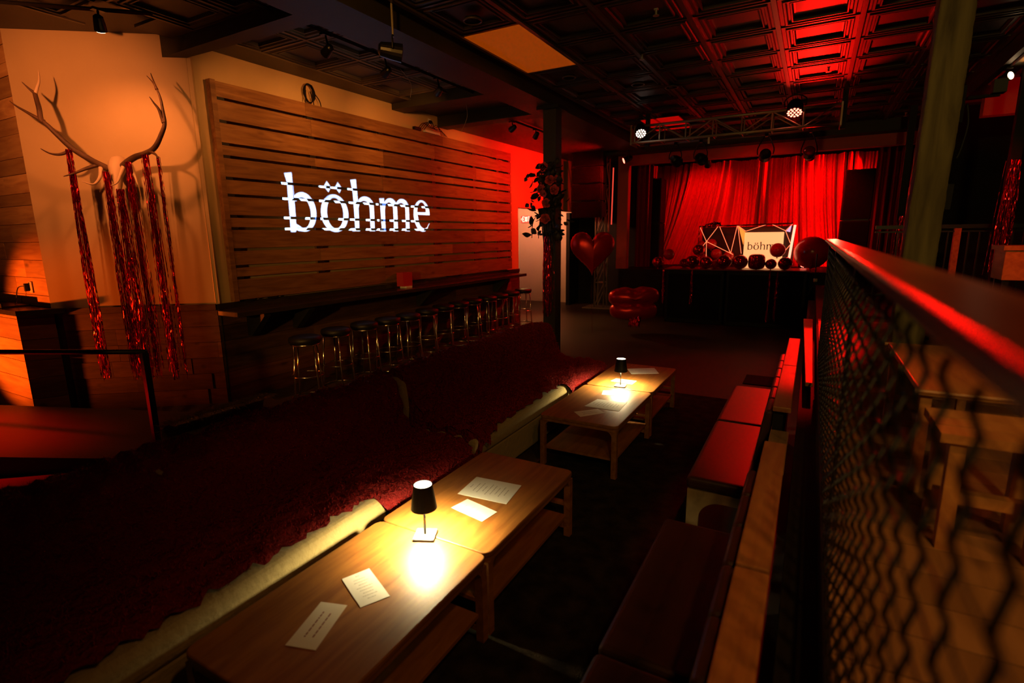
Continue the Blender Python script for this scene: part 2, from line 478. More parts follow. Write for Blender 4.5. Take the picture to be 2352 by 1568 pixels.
# stage: platform, proscenium, backdrop wall
st = struct(B((-4.2, 12.95, 0), (1.75, 17.0, 1.12)).build('stage_floor', BLACKWALL))
pr = struct(B((-4.28, 12.95, 1.12), (-4.02, 13.15, 4.02)).build('wall_stage', PAINT_RED))
B((1.55, 12.95, 1.12), (1.78, 13.15, 4.02)).build('stage_post', PAINT_RED, pr)
B((-4.02, 12.95, 3.58), (1.55, 13.15, 4.02)).build('stage_header', PAINT_RED, pr)
B((-4.5, 12.6, 3.80), (1.9, 12.95, 4.02)).build('stage_soffit', BEAM, pr)
struct(B((-4.6, 13.2, 4.0), (2.2, 16.75, 4.1)).build('ceiling_stage', BLACKWALL))
struct(B((-4.6, 16.6, 1.12), (2.2, 16.75, 4.1)).build('wall_stage_back', BLACKWALL))

# ceiling: slab, coffered tin tiles, grid bars
ce = struct(B((-12, -3, 4.10), (3.7, 13.2, 4.2)).build('ceiling', CEIL))
XS, YS = 0.73, 0.765
def tile_mesh():
    prof = [(0.0, 0.0), (0.045, 0.0), (0.055, -0.014), (0.075, -0.014), (0.085, 0.004), (0.105, 0.004), (0.112, -0.008), (0.125, -0.008), (0.135, 0.024), (0.15, 0.026)]
    m = MB()
    hx, hy = XS / 2 - 0.012, YS / 2 - 0.010
    vs = []
    for d, z in prof:
        vs += [(-hx + d, -hy + d, z), (hx - d, -hy + d, z), (hx - d, hy - d, z), (-hx + d, hy - d, z)]
    fs = []
    for i in range(len(prof) - 1):
        for k in range(4):
            k2 = (k + 1) % 4
            fs.append((i * 4 + k2, i * 4 + k, (i + 1) * 4 + k, (i + 1) * 4 + k2))
    q = (len(prof) - 1) * 4
    fs.append((q + 3, q + 2, q + 1, q))
    m.add(vs, fs)
    return m
tile0 = tile_mesh().build('ceiling_tile', CEIL, ce)
XL = [-3.42 + XS * k for k in range(-5, 10)]
YL = [5.82 + YS * k for k in range(-6, 10)]
first = True
def skip(xc, yc):
    if xc < -3.5 and yc > 6.7: return True
    if -3.42 < xc < -2.69 and 5.05 < yc < 6.59: return True
    if xc < -5.6 and yc > 2.9: return True
    if xc < -6.3 and yc > 2.2: return True
    return False
for i in range(len(XL) - 1):
    for j in range(len(YL) - 1):
        xc, yc = (XL[i] + XL[i + 1]) / 2, (YL[j] + YL[j + 1]) / 2
        if -4.15 < xc < -3.42 or skip(xc, yc): continue
        if first:
            tile0.location = (xc, yc, ZC); first = False
        else:
            share(tile0, 'ceiling_tile', (xc, yc, ZC), ce)
for x in XL:
    if x < -4.2:
        B((x - 0.014, 1.2, ZC - 0.012), (x + 0.014, 6.8 if x > -5.7 else (2.9 if x > -6.4 else 2.2), ZC + 0.004)).build('grid_bar', CEILBAR, ce)
    elif x > -3.6:
        B((x - 0.022, 1.2, ZC - 0.030), (x + 0.022, 12.7, ZC + 0.004)).build('grid_bar', CEILBAR, ce)
for y in YL:
    B((-3.42, y - 0.011, ZC - 0.010), (3.15, y + 0.011, ZC + 0.004)).build('grid_bar', CEILBAR, ce)
    if y < 6.8:
        B((-5.61, y - 0.011, ZC - 0.010), (-4.15, y + 0.011, ZC + 0.004)).build('grid_bar', CEILBAR, ce)
# border strips
B((-6.05, 3.2, ZC), (-5.61, 6.9, ZC + 0.03)).build('border_strip', CEIL, ce)
# beams
def beam(m): return struct(m.build('ceiling_beam', BEAM))
beam(B((-4.10, 0.5, 3.85), (-3.56, 12.95, 4.10)))
beam(B((-6.02, 6.87, 3.93), (-4.10, 7.16, 4.10)))
beam(B((-6.02, 8.02, 3.85), (-4.10, 8.30, 4.10)))
beam(MB().prism([AW(1.42, 0.0, 0)[:2], (-4.10, 3.53), (-4.10, 3.76), AW(1.66, 0.0, 0)[:2]], 3.875, 4.10))
beam(B((1.72, 1.0, 3.80), (1.95, 10.3, 4.10)))
struct(B((-6.02, 8.30, 3.89), (-4.10, 14.4, 3.99)).build('ceiling_alcove', CEIL))
struct(B((-6.02, 7.16, 4.03), (-4.10, 8.02, 4.08)).build('ceiling_bay', CEIL))
sf = struct(B((1.95, 10.3, 3.55), (3.6, 10.5, 4.10)).build('trim_2', PAINT_RED))

# raised ramp with curb along the antler wall
rp = MB()
e0, e1 = (-4.86, 2.32), (-6.6, 0.93)
w0, w1 = (-5.7, 3.3), (-7.5, 1.95)
rp.add([(e0[0], e0[1], 0.002), (e1[0], e1[1], 0.002), (w1[0], w1[1], 0.002), (w0[0], w0[1], 0.002),
        (e0[0], e0[1], 0.045), (e1[0], e1[1], 0.27), (w1[0], w1[1], 0.27), (w0[0], w0[1], 0.045)],
       [(0, 1, 2, 3), (7, 6, 5, 4), (0, 4, 5, 1), (1, 5, 6, 2), (2, 6, 7, 3), (3, 7, 4, 0)])
struct(rp.build('floor_ramp', FLOOR))

# platform behind the mesh railing
pf = struct(B((0.11, 0.05, 0.0), (3.6, 12.4, 0.90)).build('floor_platform', BLACKWALL))
for k in range(44):
    y = 0.05 + k * 0.165
    B((0.125, y, 0.90), (3.55, y + 0.160, 0.93)).build('deck_board', DECKWOOD, pf)
B((0.005, 0.05, 0.0), (0.11, 11.0, 0.74)).build('kerb', BLACKWALL, pf)
# ------------------------------------------------------------------ slatted panel on the left wall
SP = thing('slat_panel', 'large panel of horizontal golden pine boards with gaps, on the left wall', 'wall panel', WL(3.80, 0, 1.23))
GAPS = [3.511, 3.268, 3.025, 2.887, 2.647, 2.457, 2.217, 2.077, 1.832, 1.633, 1.495]
edges = [3.69] + [g for g in GAPS] + [1.235]
SEAM = [[5.0, 7.9], [5.07, 7.67], [6.4, 8.93], [5.09, 8.2], [6.35, 9.3], [4.7, 8.92], [6.1, 9.0], [7.2], [6.6, 9.2], [5.06, 8.1], [5.07, 7.4], [6.3, 8.94]]
random.seed(11)
for i in range(12):
    zt = edges[i] - (0.017 if i else 0); zb = edges[i + 1] + (0.017 if i < 11 else 0)
    ss = [3.80] + SEAM[i] + [10.28]
    for a, b in zip(ss[:-1], ss[1:]):
        f = 0.085 + random.uniform(-0.003, 0.002)
        wbox(MB(), a + 0.0015, b - 0.0015, 0.064, f, zb, zt).build('board', SLAT, SP)
wbox(MB(), 3.74, 3.80, 0.012, 0.09, 1.22, 3.70).build('end_frame', SLAT, SP)
for s in (3.86, 5.06, 6.36, 7.61, 8.87, 9.73, 10.2):
    wbox(MB(), s - 0.03, s + 0.03, 0.004, 0.063, 1.25, 3.66).build('batten', SLAT, SP)
sp0 = None
for g in GAPS:
    for s in (3.845, 5.06, 6.36, 7.61, 8.87, 9.73, 10.2):
        w_ = 0.045
        if sp0 is None:
            sp0 = MB()
            sp0.hexa([WL(-w_, 0.020, -0.0168), WL(w_, 0.020, -0.0168), WL(w_, 0.0, -0.0168), WL(-w_, 0.0, -0.0168), WL(-w_, 0.020, 0.0168), WL(w_, 0.020, 0.0168), WL(w_, 0.0, 0.0168), WL(-w_, 0.0, 0.0168)])
            base = Vector(WL(0, 0, 0))
            sp0.v = [tuple(Vector(p) - base) for p in sp0.v]
            sp0 = sp0.build('spacer', BLACK, SP, world=False)
            sp0.location = Vector(WL(s, 0.0635, g)) - SP.location
        else:
            share(sp0, 'spacer', Vector(WL(s, 0.0635, g)) - SP.location, SP)

# ------------------------------------------------------------------ bar ledge under it
BL = thing('bar_ledge', 'long narrow black bar ledge on brackets under the slatted panel', 'shelf', WL(3.6, 0, 1.07))
wbox(MB(), 3.55, 10.35, 0.035, 0.42, 1.075, 1.135).build('ledge_top', DARKWOOD, BL, bevel=0.006)
for s in (3.95, 4.60, 7.12, 9.62):
    m = MB()
    pts = [(0.025, 1.075), (0.38, 1.075), (0.38, 1.04), (0.10, 0.78), (0.025, 0.78)]
    n = len(pts)
    vs = [WL(s - 0.045, o, z) for o, z in pts] + [WL(s + 0.045, o, z) for o, z in pts]
    m.add(vs, [tuple(range(n)), tuple(range(2 * n - 1, n - 1, -1))] + [(i, n + i, n + (i + 1) % n, (i + 1) % n) for i in range(n)])
    m.build('bracket', BLACK, BL)
rb = thing('red_box', 'small red card box with a pale base on the bar ledge', 'box', WL(6.63, 0.2, 1.136))
wbox(MB(), 6.53, 6.75, 0.10, 0.24, 1.165, 1.385).build('box_body', mat('red card', (0.45, 0.02, 0.015), 0.6), rb)
wbox(MB(), 6.58, 6.72, 0.12, 0.26, 1.136, 1.165).build('box_base', WHITEPL, rb)

# ------------------------------------------------------------------ thirteen bar stools
ORD = ['first', 'second', 'third', 'fourth', 'fifth', 'sixth', 'seventh', 'eighth', 'ninth', 'tenth', 'eleventh', 'twelfth', 'thirteenth']
def make_stool():
    t = thing('bar_stool', '', 'stool', (0, 0, 0), 'bar stools along the ledge')
    MB().lathe([(0.0, 0.70), (0.165, 0.70), (0.188, 0.715), (0.195, 0.745), (0.185, 0.775), (0.14, 0.79), (0.0, 0.793)], 24, close=False).build('seat', VINYL, t, smooth=True)
    MB().ring((0, 0, 0.692), 0.17, 0.010, 24).build('seat_ring', CHROME, t, smooth=True)
    for k in range(4):
        a = PI / 4 + k * PI / 2 + 0.3
        MB().tube([(0.16 * math.cos(a), 0.16 * math.sin(a), 0.695), (0.205 * math.cos(a), 0.205 * math.sin(a), 0.012)], 0.0125, 8).build('leg', CHROME, t, smooth=True)
    MB().ring((0, 0, 0.30), 0.188, 0.008, 28).build('foot_ring', CHROME, t, smooth=True)
    MB().ring((0, 0, 0.012), 0.207, 0.010, 28).build('base_ring', CHROME, t, smooth=True)
    return t
stool0 = make_stool()
SX = [(-5.33, 4.30), (-5.43, 4.88), (-5.43, 5.40), (-5.43, 5.88), (-5.42, 6.33), (-5.50, 6.90), (-5.57, 7.45), (-5.57, 7.92), (-5.59, 8.40), (-5.58, 8.93), (-5.57, 9.38), (-5.59, 9.90), (-5.62, 10.52)]
for i, (x, y) in enumerate(SX):
    o = stool0 if i == 0 else copy_tree(stool0)
    o.location = (x, y, 0)
    o.rotation_euler = (0, 0, random.uniform(0, 1.5))
    o['label'] = '%s bar stool from the antlers end, black round seat on chrome legs' % ORD[i]

# ------------------------------------------------------------------ antlers and tinsel
AM = thing('mounted_antlers', 'branching elk antlers with bleached skull plate on the orange wall', 'antlers', AW(0.87, 0.02, 2.6))
def spline(pts, n=5):
    P = [Vector(p) for p in pts]
    out = []
    for i in range(len(P) - 1):
        p0, p1, p2, p3 = P[max(i - 1, 0)], P[i], P[i + 1], P[min(i + 2, len(P) - 1)]
        for k in range(n):
            t = k / n
            out.append(0.5 * ((2 * p1) + (p2 - p0) * t + (2 * p0 - 5 * p1 + 4 * p2 - p3) * t * t + (3 * p1 - p0 - 3 * p2 + p3) * t ** 3))
    out.append(P[-1])
    return out
def horn(m, pts, r0, r1, pw=1.0):
    path = spline([AW(*p) for p in pts])
    n = len(path)
    m.tube(path, [r0 + (r1 - r0) * (i / (n - 1)) ** pw for i in range(n)], 9)
mL = MB()
horn(mL, [(0.824, 0.18, 2.703), (0.747, 0.22, 2.751), (0.693, 0.26, 2.793), (0.58, 0.32, 2.891), (0.484, 0.36, 3.018), (0.397, 0.38, 3.129), (0.291, 0.38, 3.201), (0.174, 0.36, 3.272), (0.1, 0.34, 3.328)], 0.034, 0.003, 1.6)
horn(mL, [(0.397, 0.38, 3.129), (0.377, 0.38, 3.153), (0.366, 0.36, 3.256), (0.339, 0.33, 3.352), (0.32, 0.31, 3.413)], 0.026, 0.019)
horn(mL, [(0.32, 0.31, 3.413), (0.279, 0.32, 3.455), (0.234, 0.33, 3.511)], 0.017, 0.003)
horn(mL, [(0.576, 0.32, 2.876), (0.505, 0.38, 2.822), (0.443, 0.44, 2.821), (0.402, 0.5, 2.857)], 0.02, 0.003)
horn(mL, [(0.743, 0.22, 2.74), (0.659, 0.3, 2.688), (0.596, 0.38, 2.636), (0.536, 0.45, 2.598)], 0.022, 0.004)
aL = mL.build('antler', ANTLER, AM, smooth=True)
m = MB(); horn(m, [(0.32, 0.31, 3.40), (0.347, 0.3, 3.474), (0.363, 0.28, 3.548), (0.352, 0.25, 3.65)], 0.018, 0.002, 1.5)
m.build('antler_tip', ANTLERTIP, AM, smooth=True)
m = MB(); horn(m, [(0.769, 0.22, 2.71), (0.786, 0.3, 2.602), (0.759, 0.38, 2.528), (0.697, 0.45, 2.552)], 0.022, 0.003)
m.build('antler_tip', BONE, AM, smooth=True)
mR = MB()
horn(mR, [(0.954, 0.18, 2.722), (1.047, 0.22, 2.779), (1.144, 0.26, 2.819), (1.275, 0.32, 2.846), (1.399, 0.38, 2.899), (1.496, 0.42, 3.021), (1.543, 0.43, 3.121), (1.538, 0.42, 3.245), (1.521, 0.4, 3.374), (1.466, 0.36, 3.506), (1.386, 0.32, 3.602)], 0.034, 0.003, 1.4)
horn(mR, [(1.49, 0.38, 3.46), (1.477, 0.37, 3.492), (1.448, 0.34, 3.565), (1.417, 0.3, 3.633)], 0.016, 0.003)
horn(mR, [(1.54, 0.43, 3.13), (1.528, 0.43, 3.171), (1.512, 0.45, 3.258), (1.484, 0.47, 3.311), (1.465, 0.5, 3.361)], 0.024, 0.003)
horn(mR, [(1.337, 0.36, 2.86), (1.415, 0.42, 2.82), (1.449, 0.46, 2.776)], 0.018, 0.005)
mR.build('antler', ANTLER, AM, smooth=True)
m = MB()
horn(m, [(0.981, 0.2, 2.73), (0.976, 0.28, 2.631), (0.962, 0.34, 2.545), (0.932, 0.4, 2.514)], 0.022, 0.003)
horn(m, [(1.04, 0.22, 2.75), (1.128, 0.3, 2.616), (1.171, 0.36, 2.526)], 0.021, 0.004)
m.build('antler_tip', BONE, AM, smooth=True)
path = spline([AW(0.875, 0.02, 2.78), AW(0.89, 0.13, 2.75), AW(0.905, 0.2, 2.65), AW(0.925, 0.25, 2.52), AW(0.905, 0.28, 2.40)])
n = len(path)
MB().tube(path, [0.05, 0.075, 0.082, 0.085, 0.086, 0.085, 0.083, 0.082, 0.078, 0.072, 0.064, 0.056, 0.05, 0.046, 0.042, 0.038, 0.035, 0.032, 0.028, 0.02, 0.012][:n], 12).build('skull', BONE, AM, smooth=True)

def tinsel(name, label, c, z0, z1, width, n, group, dirv=(1, 0, 0), deep=0.05, mt=None, sway=0.04, wmin=0.004, wmax=0.010):
    """a bundle of narrow foil strips hanging from z1 down to z0"""
    m = MB()
    d = Vector(dirv).normalized(); pn = Vector((-d.y, d.x, 0))
    for i in range(n):
        a = random.gauss(0, 0.5) * width * 0.5
        b = random.uniform(-deep, deep)
        zb = z0 + random.uniform(0, 0.16) ** 1.0
        hw = random.uniform(wmin, wmax) / 2
        seg = max(6, int((z1 - zb) / 0.032))
        ph = random.uniform(0, 6.28); tw = random.uniform(2.0, 6.0); am = random.uniform(0.3, 1) * sway
        vs = []
        for k in range(seg + 1):
            t = k / seg
            z = z1 + (zb - z1) * t
            spread = 0.55 + 0.45 * min(1, t * 2.0)
            p = Vector(c) + d * (a * spread + am * 0.25 * math.sin(ph + t * 5)) + pn * (b * spread + am * 0.2 * math.cos(ph + t * 7))
            an = ph + tw * t * 3 + random.uniform(-0.9, 0.9)
            q = d * math.cos(an) * hw + pn * math.sin(an) * hw
            vs += [(p.x - q.x, p.y - q.y, z), (p.x + q.x, p.y + q.y, z + random.uniform(-0.012, 0.012))]
        m.add(vs, [(2 * k, 2 * k + 1, 2 * k + 3, 2 * k + 2) for k in range(seg)])
    o = m.build(name, mt or FOILRED)
    return tag(o, label, 'tinsel', group)
G = 'tinsel bundles hanging from the antlers'
tinsel('tinsel_bundle', 'wide red tinsel bundle hanging from the left antler', AW(0.57, 0.36, 0), 0.42, 2.87, 0.12, 42, G, AD, 0.03)
tinsel('tinsel_bundle', 'red tinsel bundle left of the skull plate', AW(0.858, 0.31, 0), 0.40, 2.66, 0.10, 46, G, AD, 0.03)
tinsel('tinsel_bundle', 'red tinsel bundle hanging right below the skull plate', AW(0.98, 0.33, 0), 0.40, 2.48, 0.12, 46, G, AD, 0.03)
tinsel('tinsel_bundle', 'dense red tinsel bundle just right of the skull plate', AW(1.085, 0.31, 0), 0.42, 2.76, 0.10, 46, G, AD, 0.03)
tinsel('tinsel_bundle', 'red tinsel bundle under the bend of the right antler', AW(1.275, 0.35, 0), 0.40, 2.83, 0.10, 46, G, AD, 0.03)
tinsel('tinsel_bundle', 'thin outermost red tinsel strand on the right antler', AW(1.436, 0.44, 0), 0.42, 2.80, 0.03, 14, G, AD, 0.015)

# ------------------------------------------------------------------ counter, outlet, handrail at the left edge
BC = thing('bar_counter', 'plank-clad bar counter end lit red at the left edge', 'counter', (-8.0, 2.5, 0))
B((-9.9, 2.375, 0.0), (-7.58, 2.64, 1.16)).build('body', BLACK, BC)
z = 0.0
while z < 1.14:
    h = min(random.choice([0.16, 0.2, 0.24]), 1.155 - z)
    B((-8.75, 2.352, z + 0.003), (-7.56, 2.375, z + h - 0.002)).build('plank', PALEPLANK, BC)
    MB().hexa([(-7.56, 2.352, z + 0.003), (-7.41, 2.63, z + 0.003), (-7.44, 2.645, z + 0.003), (-7.582, 2.375, z + 0.003),
               (-7.56, 2.352, z + h - 0.002), (-7.41, 2.63, z + h - 0.002), (-7.44, 2.645, z + h - 0.002), (-7.582, 2.375, z + h - 0.002)]).build('side_plank', WAINS, BC)
    z += h
MB().prism([(-9.9, 2.33), (-7.50, 2.33), (-7.30, 2.70), (-7.46, 2.62), (-9.9, 2.64)], 1.16, 1.215).build('counter_top', DARKWOOD, BC)
tr = thing('service_tray', 'low black tray on the bar counter below the outlet', 'tray', (-8.55, 2.49, 1.216))
MB().prism([(-9.2, 2.36), (-7.95, 2.36), (-7.95, 2.62), (-9.2, 2.62)], 1.216, 1.235).build('tray_base', BLACKGLOSS, tr)
B((-9.2, 2.36, 1.235), (-7.95, 2.375, 1.27)).build('tray_rim', BLACKGLOSS, tr)
ol = thing('power_outlet', 'double power outlet with black plug on the plank wall', 'outlet', (-7.89, 2.64, 1.43))
B((-7.93, 2.628, 1.37), (-7.85, 2.637, 1.50)).build('cover_plate', WHITEPL, ol, bevel=0.003)
plg = B((-7.945, 2.585, 1.39), (-7.915, 2.628, 1.48)).build('plug', BLACK, ol, bevel=0.005)
MB().tube(spline([(-7.94, 2.60, 1.45), (-8.02, 2.57, 1.44), (-8.11, 2.57, 1.38), (-8.10, 2.55, 1.27), (-8.0, 2.50, 1.245)]), 0.006, 6).build('cord', BLACK, plg, smooth=True)

HR = thing('handrail', 'black steel handrail with one post beside the ramp', 'railing', (-5.02, 2.36, 0))
MB().box((-5.045, 2.335, 0.04), (-4.995, 2.385, 0.99)).build('post', BLACKGLOSS, HR)
MB().tube([(-5.0, 2.37, 1.0), (-5.6, 2.06, 1.0), (-6.5, 1.62, 1.0), (-7.5, 1.13, 1.0)], 0.022, 10).build('rail', BLACKGLOSS, HR, smooth=True)
MB().box((-5.09, 2.29, 0.03), (-4.95, 2.43, 0.045)).build('base_plate', BLACKGLOSS, HR)

# ------------------------------------------------------------------ cables round the slatted panel
def cable(path, r=0.006): return MB().tube(spline(path, 6), r, 6)
cc = thing('cable_coil', 'coiled black cable hung above the slatted panel', 'cable', WL(5.11, 0.05, 3.70))
pts = []
for k in range(64):
    a = k / 64 * 2 * PI * 3.6
    pts.append(WL(5.11 + (0.075 + 0.008 * math.sin(k)) * math.sin(a), 0.035 + 0.0006 * k, 3.83 + (0.115 + 0.008 * math.cos(k * 1.7)) * math.cos(a)))
MB().tube(pts, 0.007, 6).build('coil', RUBBER, cc, smooth=True)
for d in ((-0.08, 0.0), (0.05, 0.0), (0.17, 0.0)):
    cable([WL(5.11 + d[0] * 0.5, 0.04, 3.86), WL(5.11 + d[0] * 0.9, 0.06, 3.77), WL(5.11 + d[0], 0.07, 3.68)]).build('tail', RUBBER, cc, smooth=True)
ps = thing('power_strip', 'power strip and tangled adapters lying on top of the slatted panel', 'power strip', WL(7.6, 0.06, 3.69))
wbox(MB(), 7.45, 7.85, 0.03, 0.08, 3.70, 3.735).build('strip_body', WHITEPL, ps)
wbox(MB(), 7.18, 7.34, 0.03, 0.085, 3.70, 3.75).build('adapter', BLACK, ps)
wbox(MB(), 7.62, 7.69, 0.0, 0.012, 3.85, 3.95).build('wall_socket', WHITEPL, ps)
wbox(MB(), 7.63, 7.68, 0.012, 0.045, 3.87, 3.92).build('plug', BLACK, ps)
for q in range(4):
    cable([WL(7.30 + 0.05 * q, 0.05, 3.74), WL(7.42 + 0.07 * q, 0.07, 3.84 + 0.02 * q), WL(7.6 + 0.03 * q, 0.09, 3.78), WL(7.75 + 0.05 * q, 0.09, 3.85 - 0.03 * q), WL(7.9 + 0.05 * q, 0.08, 3.70)], 0.005).build('cord', RUBBER, ps, smooth=True)
for s, lab in ((3.97, 'left loop of black cable dangling under the slatted panel'), (4.28, 'right loop of black cable dangling under the slatted panel'), (8.15, 'long slack cable under the red end of the slatted panel')):
    w_ = 0.14 if s < 5 else 0.4
    o = cable([WL(s - w_, 0.04, 1.26), WL(s - w_ * 0.5, 0.06, 1.222), WL(s, 0.07, 1.216), WL(s + w_ * 0.5, 0.06, 1.225), WL(s + w_, 0.04, 1.26)], 0.009).build('hanging_cable', RUBBER, smooth=True)
    tag(o, lab, 'cable')

# ------------------------------------------------------------------ exit sign
ex = thing('exit_sign', 'lit red and white exit sign with arrow on the corridor wall', 'sign', (-7.58, 14.44, 2.44))
B((-7.76, 14.40, 2.33), (-7.40, 14.449, 2.55)).build('housing', WHITEPL, ex)
exf = B((-7.75, 14.39, 2.34), (-7.41, 14.40, 2.54)).build('face', EXITRED, ex)
def bars(m, L, x0, y, z0, w, h, t):
    for (a, b, c, d) in L:
        p, q = Vector((x0 + a * w, y, z0 + b * h)), Vector((x0 + c * w, y, z0 + d * h))
        m.tube([p, q], t, 6)
m = MB()
bars(m, [(0, 0, 0, 1), (0, 0, 1, 0), (0, .5, .8, .5), (0, 1, 1, 1)], -7.68, 14.385, 2.37, 0.045, 0.14, 0.009)
bars(m, [(0, 0, 1, 1), (0, 1, 1, 0)], -7.61, 14.385, 2.37, 0.05, 0.14, 0.009)
bars(m, [(0, 0, 0, 1)], -7.535, 14.385, 2.37, 0.05, 0.14, 0.009)
bars(m, [(0, 1, 1, 1), (.5, 0, .5, 1)], -7.50, 14.385, 2.37, 0.05, 0.14, 0.009)
bars(m, [(1, 0, 0, .5), (0, .5, 1, 1)], -7.735, 14.385, 2.41, 0.025, 0.06, 0.006)
m.build('lettering', EXITWHITE, exf)
# ------------------------------------------------------------------ tables
def make_table(lx=0.69, ly=1.05, h=0.45):
    t = thing('coffee_table', '', 'table', (0, 0, 0), 'coffee tables in a row')
    def rr(x0, y0, x1, y1, r, n=5):
        P = []
        for cx, cy, a0 in ((x1 - r, y0 + r, -PI / 2), (x1 - r, y1 - r, 0), (x0 + r, y1 - r, PI / 2), (x0 + r, y0 + r, PI)):
            for k in range(n + 1):
                a = a0 + k / n * PI / 2
                P.append((cx + r * math.cos(a), cy + r * math.sin(a)))
        return P
    MB().prism(rr(-lx / 2, -ly / 2, lx / 2, ly / 2, 0.045), h - 0.028, h).build('table_top', TABLEWOOD, t, bevel=0.006)
    MB().prism(rr(-lx / 2 + .004, -ly / 2 + .004, lx / 2 - .004, ly / 2 - .004, 0.042), h - 0.05, h - 0.0285).build('edge_band', TABLEWOOD, t)
    q = 0.042
    for sx in (-1, 1):
        for sy in (-1, 1):
            m = MB()
            x, y = sx * (lx / 2 - 0.006), sy * (ly / 2 - 0.006)
            x2, y2 = x - sx * q, y - sy * q
            xa, xb, ya, yb = min(x, x2), max(x, x2), min(y, y2), max(y, y2)
            m.box((xa, ya, 0), (xb, yb, h - 0.05))
            R = 0.06
            for axis in (0, 1):       # curved knees between the leg and the top
                pr_ = []
                for k in range(7):
                    an = k / 6 * PI / 2
                    pr_.append((R - R * math.sin(an), R - R * math.cos(an)))
                pts = [(0, 0)] + [(a, b) for a, b in pr_]
                n_ = len(pts)
                vs = []
                for off in (0.0, 0.03):
                    for a, b in pts:
                        if axis == 0: vs.append((x2 - sx * a, y - sy * (off + 0.004), h - 0.05 - b))
                        else: vs.append((x - sx * (off + 0.004), y2 - sy * a, h - 0.05 - b))
                fs = [(0, i, i + 1) for i in range(1, n_ - 1)] + [(n_, n_ + i + 1, n_ + i) for i in range(1, n_ - 1)]
                fs += [(i, i + 1, n_ + i + 1, n_ + i) for i in range(1, n_ - 1)]
                m.add(vs, fs)
            m.build('leg', TABLEWOOD, t)
    B((-lx / 2 + 0.03, -ly / 2 + 0.05, 0.135), (lx / 2 - 0.03, ly / 2 - 0.05, 0.155)).build('lower_shelf', TABLEWOOD, t)
    for sy in (1,):
        y = sy * (ly / 2 - 0.03)
        B((-lx / 2 + 0.05, y - 0.018, 0.215), (lx / 2 - 0.05, y + 0.018, 0.235)).build('stretcher', TABLEWOOD, t)
        B((-lx / 2 + 0.05, y - 0.018, 0.055), (lx / 2 - 0.05, y + 0.018, 0.085)).build('stretcher', TABLEWOOD, t)
    return t
tab0 = make_table()
for i, (y, lab) in enumerate(((1.40, 'nearest teak coffee table, two cards lying on it'), (2.455, 'second teak coffee table from the camera, sheets on it'),
                              (4.39, 'third teak coffee table from the camera, nearest of the far pair'), (5.455, 'farthest teak coffee table, before the red-lit dance floor'))):
    o = tab0 if i == 0 else copy_tree(tab0)
    o.location = (-1.575, y, 0.0055)
    o['label'] = lab

# ------------------------------------------------------------------ table lamps
def table_lamp(loc, label, rz):
    t = thing('table_lamp', label, 'lamp', loc, 'cordless table lamps', rz)
    B((-0.055, -0.055, 0.0), (0.055, 0.055, 0.014)).build('base', mat('brushed lamp base', (0.13, 0.125, 0.11), 0.5, 0.2), t, world=False, bevel=0.006)
    MB().tube([(0, 0, 0.014), (0, 0, 0.17)], 0.006, 10).build('stem', CHROME, t, world=False, smooth=True)
    sh_ = MB().lathe([(0.064, 0.155), (0.066, 0.157), (0.047, 0.285), (0.045, 0.285), (0.062, 0.160)], 28, close=False).build('shade', BLACKGLOSS, t, world=False, smooth=False)
    MB().lathe([(0.0, 0.2815), (0.0435, 0.2815), (0.0435, 0.2835), (0.0, 0.2835)], 24, close=False).build('top_diffuser', LAMPTOP, sh_, world=False)
    MB().lathe([(0.0, 0.218), (0.044, 0.218), (0.044, 0.222), (0.0, 0.222)], 24, close=False).build('led_disc', LAMPTOP, sh_, world=False)
    s = spot('lamp_light', (0, 0, 0.172), (0, 0, 0), 78, (1.0, 0.80, 0.40), 172, 0.4, 0.03)
    s.parent = t; s.location = (0, 0, 0.172); s.rotation_euler = (0, 0, 0)
    return t
table_lamp((-1.60, 1.915, 0.4558), 'near black-shaded table lamp, glowing across the first two tables', 0.45)
table_lamp((-1.572, 5.00, 0.4561), 'far black-shaded table lamp, glowing across the far two tables', 0.1)

# ------------------------------------------------------------------ printed cards
random.seed(5)
def card(name, corners, label, mt, lines, ink, cat, z=0.4563, big=False, inset=(0.16, 0.12)):
    P = [Vector((x, y, 0)) for x, y in corners]
    c = sum(P, Vector()) / 4
    t = thing(name, label, cat, (c.x, c.y, z), 'printed cards on the tables')
    m = MB()
    vs = [(p.x, p.y, z) for p in P] + [(p.x, p.y, z + 0.0012) for p in P]
    m.hexa(vs)
    m.build('card_stock', mt, t)
    # print: rows of short word strokes between the first and the last edge
    m = MB()
    zz = z + 0.0015
    for u0, width, hgt in lines:
        v = 0.5 - width / 2
        while v < 0.5 + width / 2 - 0.01:
            wl_ = min(random.uniform(0.03, 0.09), 0.5 + width / 2 - v)
            def at(u, vv):
                a = P[0].lerp(P[1], vv); b = P[3].lerp(P[2], vv)
                q = a.lerp(b, u); return (q.x, q.y, zz)
            m.add([at(u0, v), at(u0 + hgt, v), at(u0 + hgt, v + wl_), at(u0, v + wl_)], [(0, 1, 2, 3)])
            v += wl_ + 0.015
    pr_ = m.build('print', ink, t); pr_['kind'] = 'stuff'
    return t
menu = [(0.09, 0.16, 0.018)] + [(0.2 + k * 0.09, w_, 0.016) for k, w_ in enumerate((0.42, 0.5, 0.3, 0.55, 0.45, 0.36, 0.5, 0.3))]
two = [(0.33, 0.55, 0.05), (0.60, 0.58, 0.05)]
card('menu_card', [(-1.479, 1.116), (-1.56, 1.349), (-1.673, 1.312), (-1.60, 1.079)], 'cream card with two printed lines on the nearest table', PAPERPINK, two, INKRED, 'card')
card('menu_sheet', [(-1.711, 1.461), (-1.659, 1.578), (-1.442, 1.477), (-1.502, 1.365)], 'small white menu tilted on the nearest table close to the lamp', PAPER, menu, INK, 'menu')
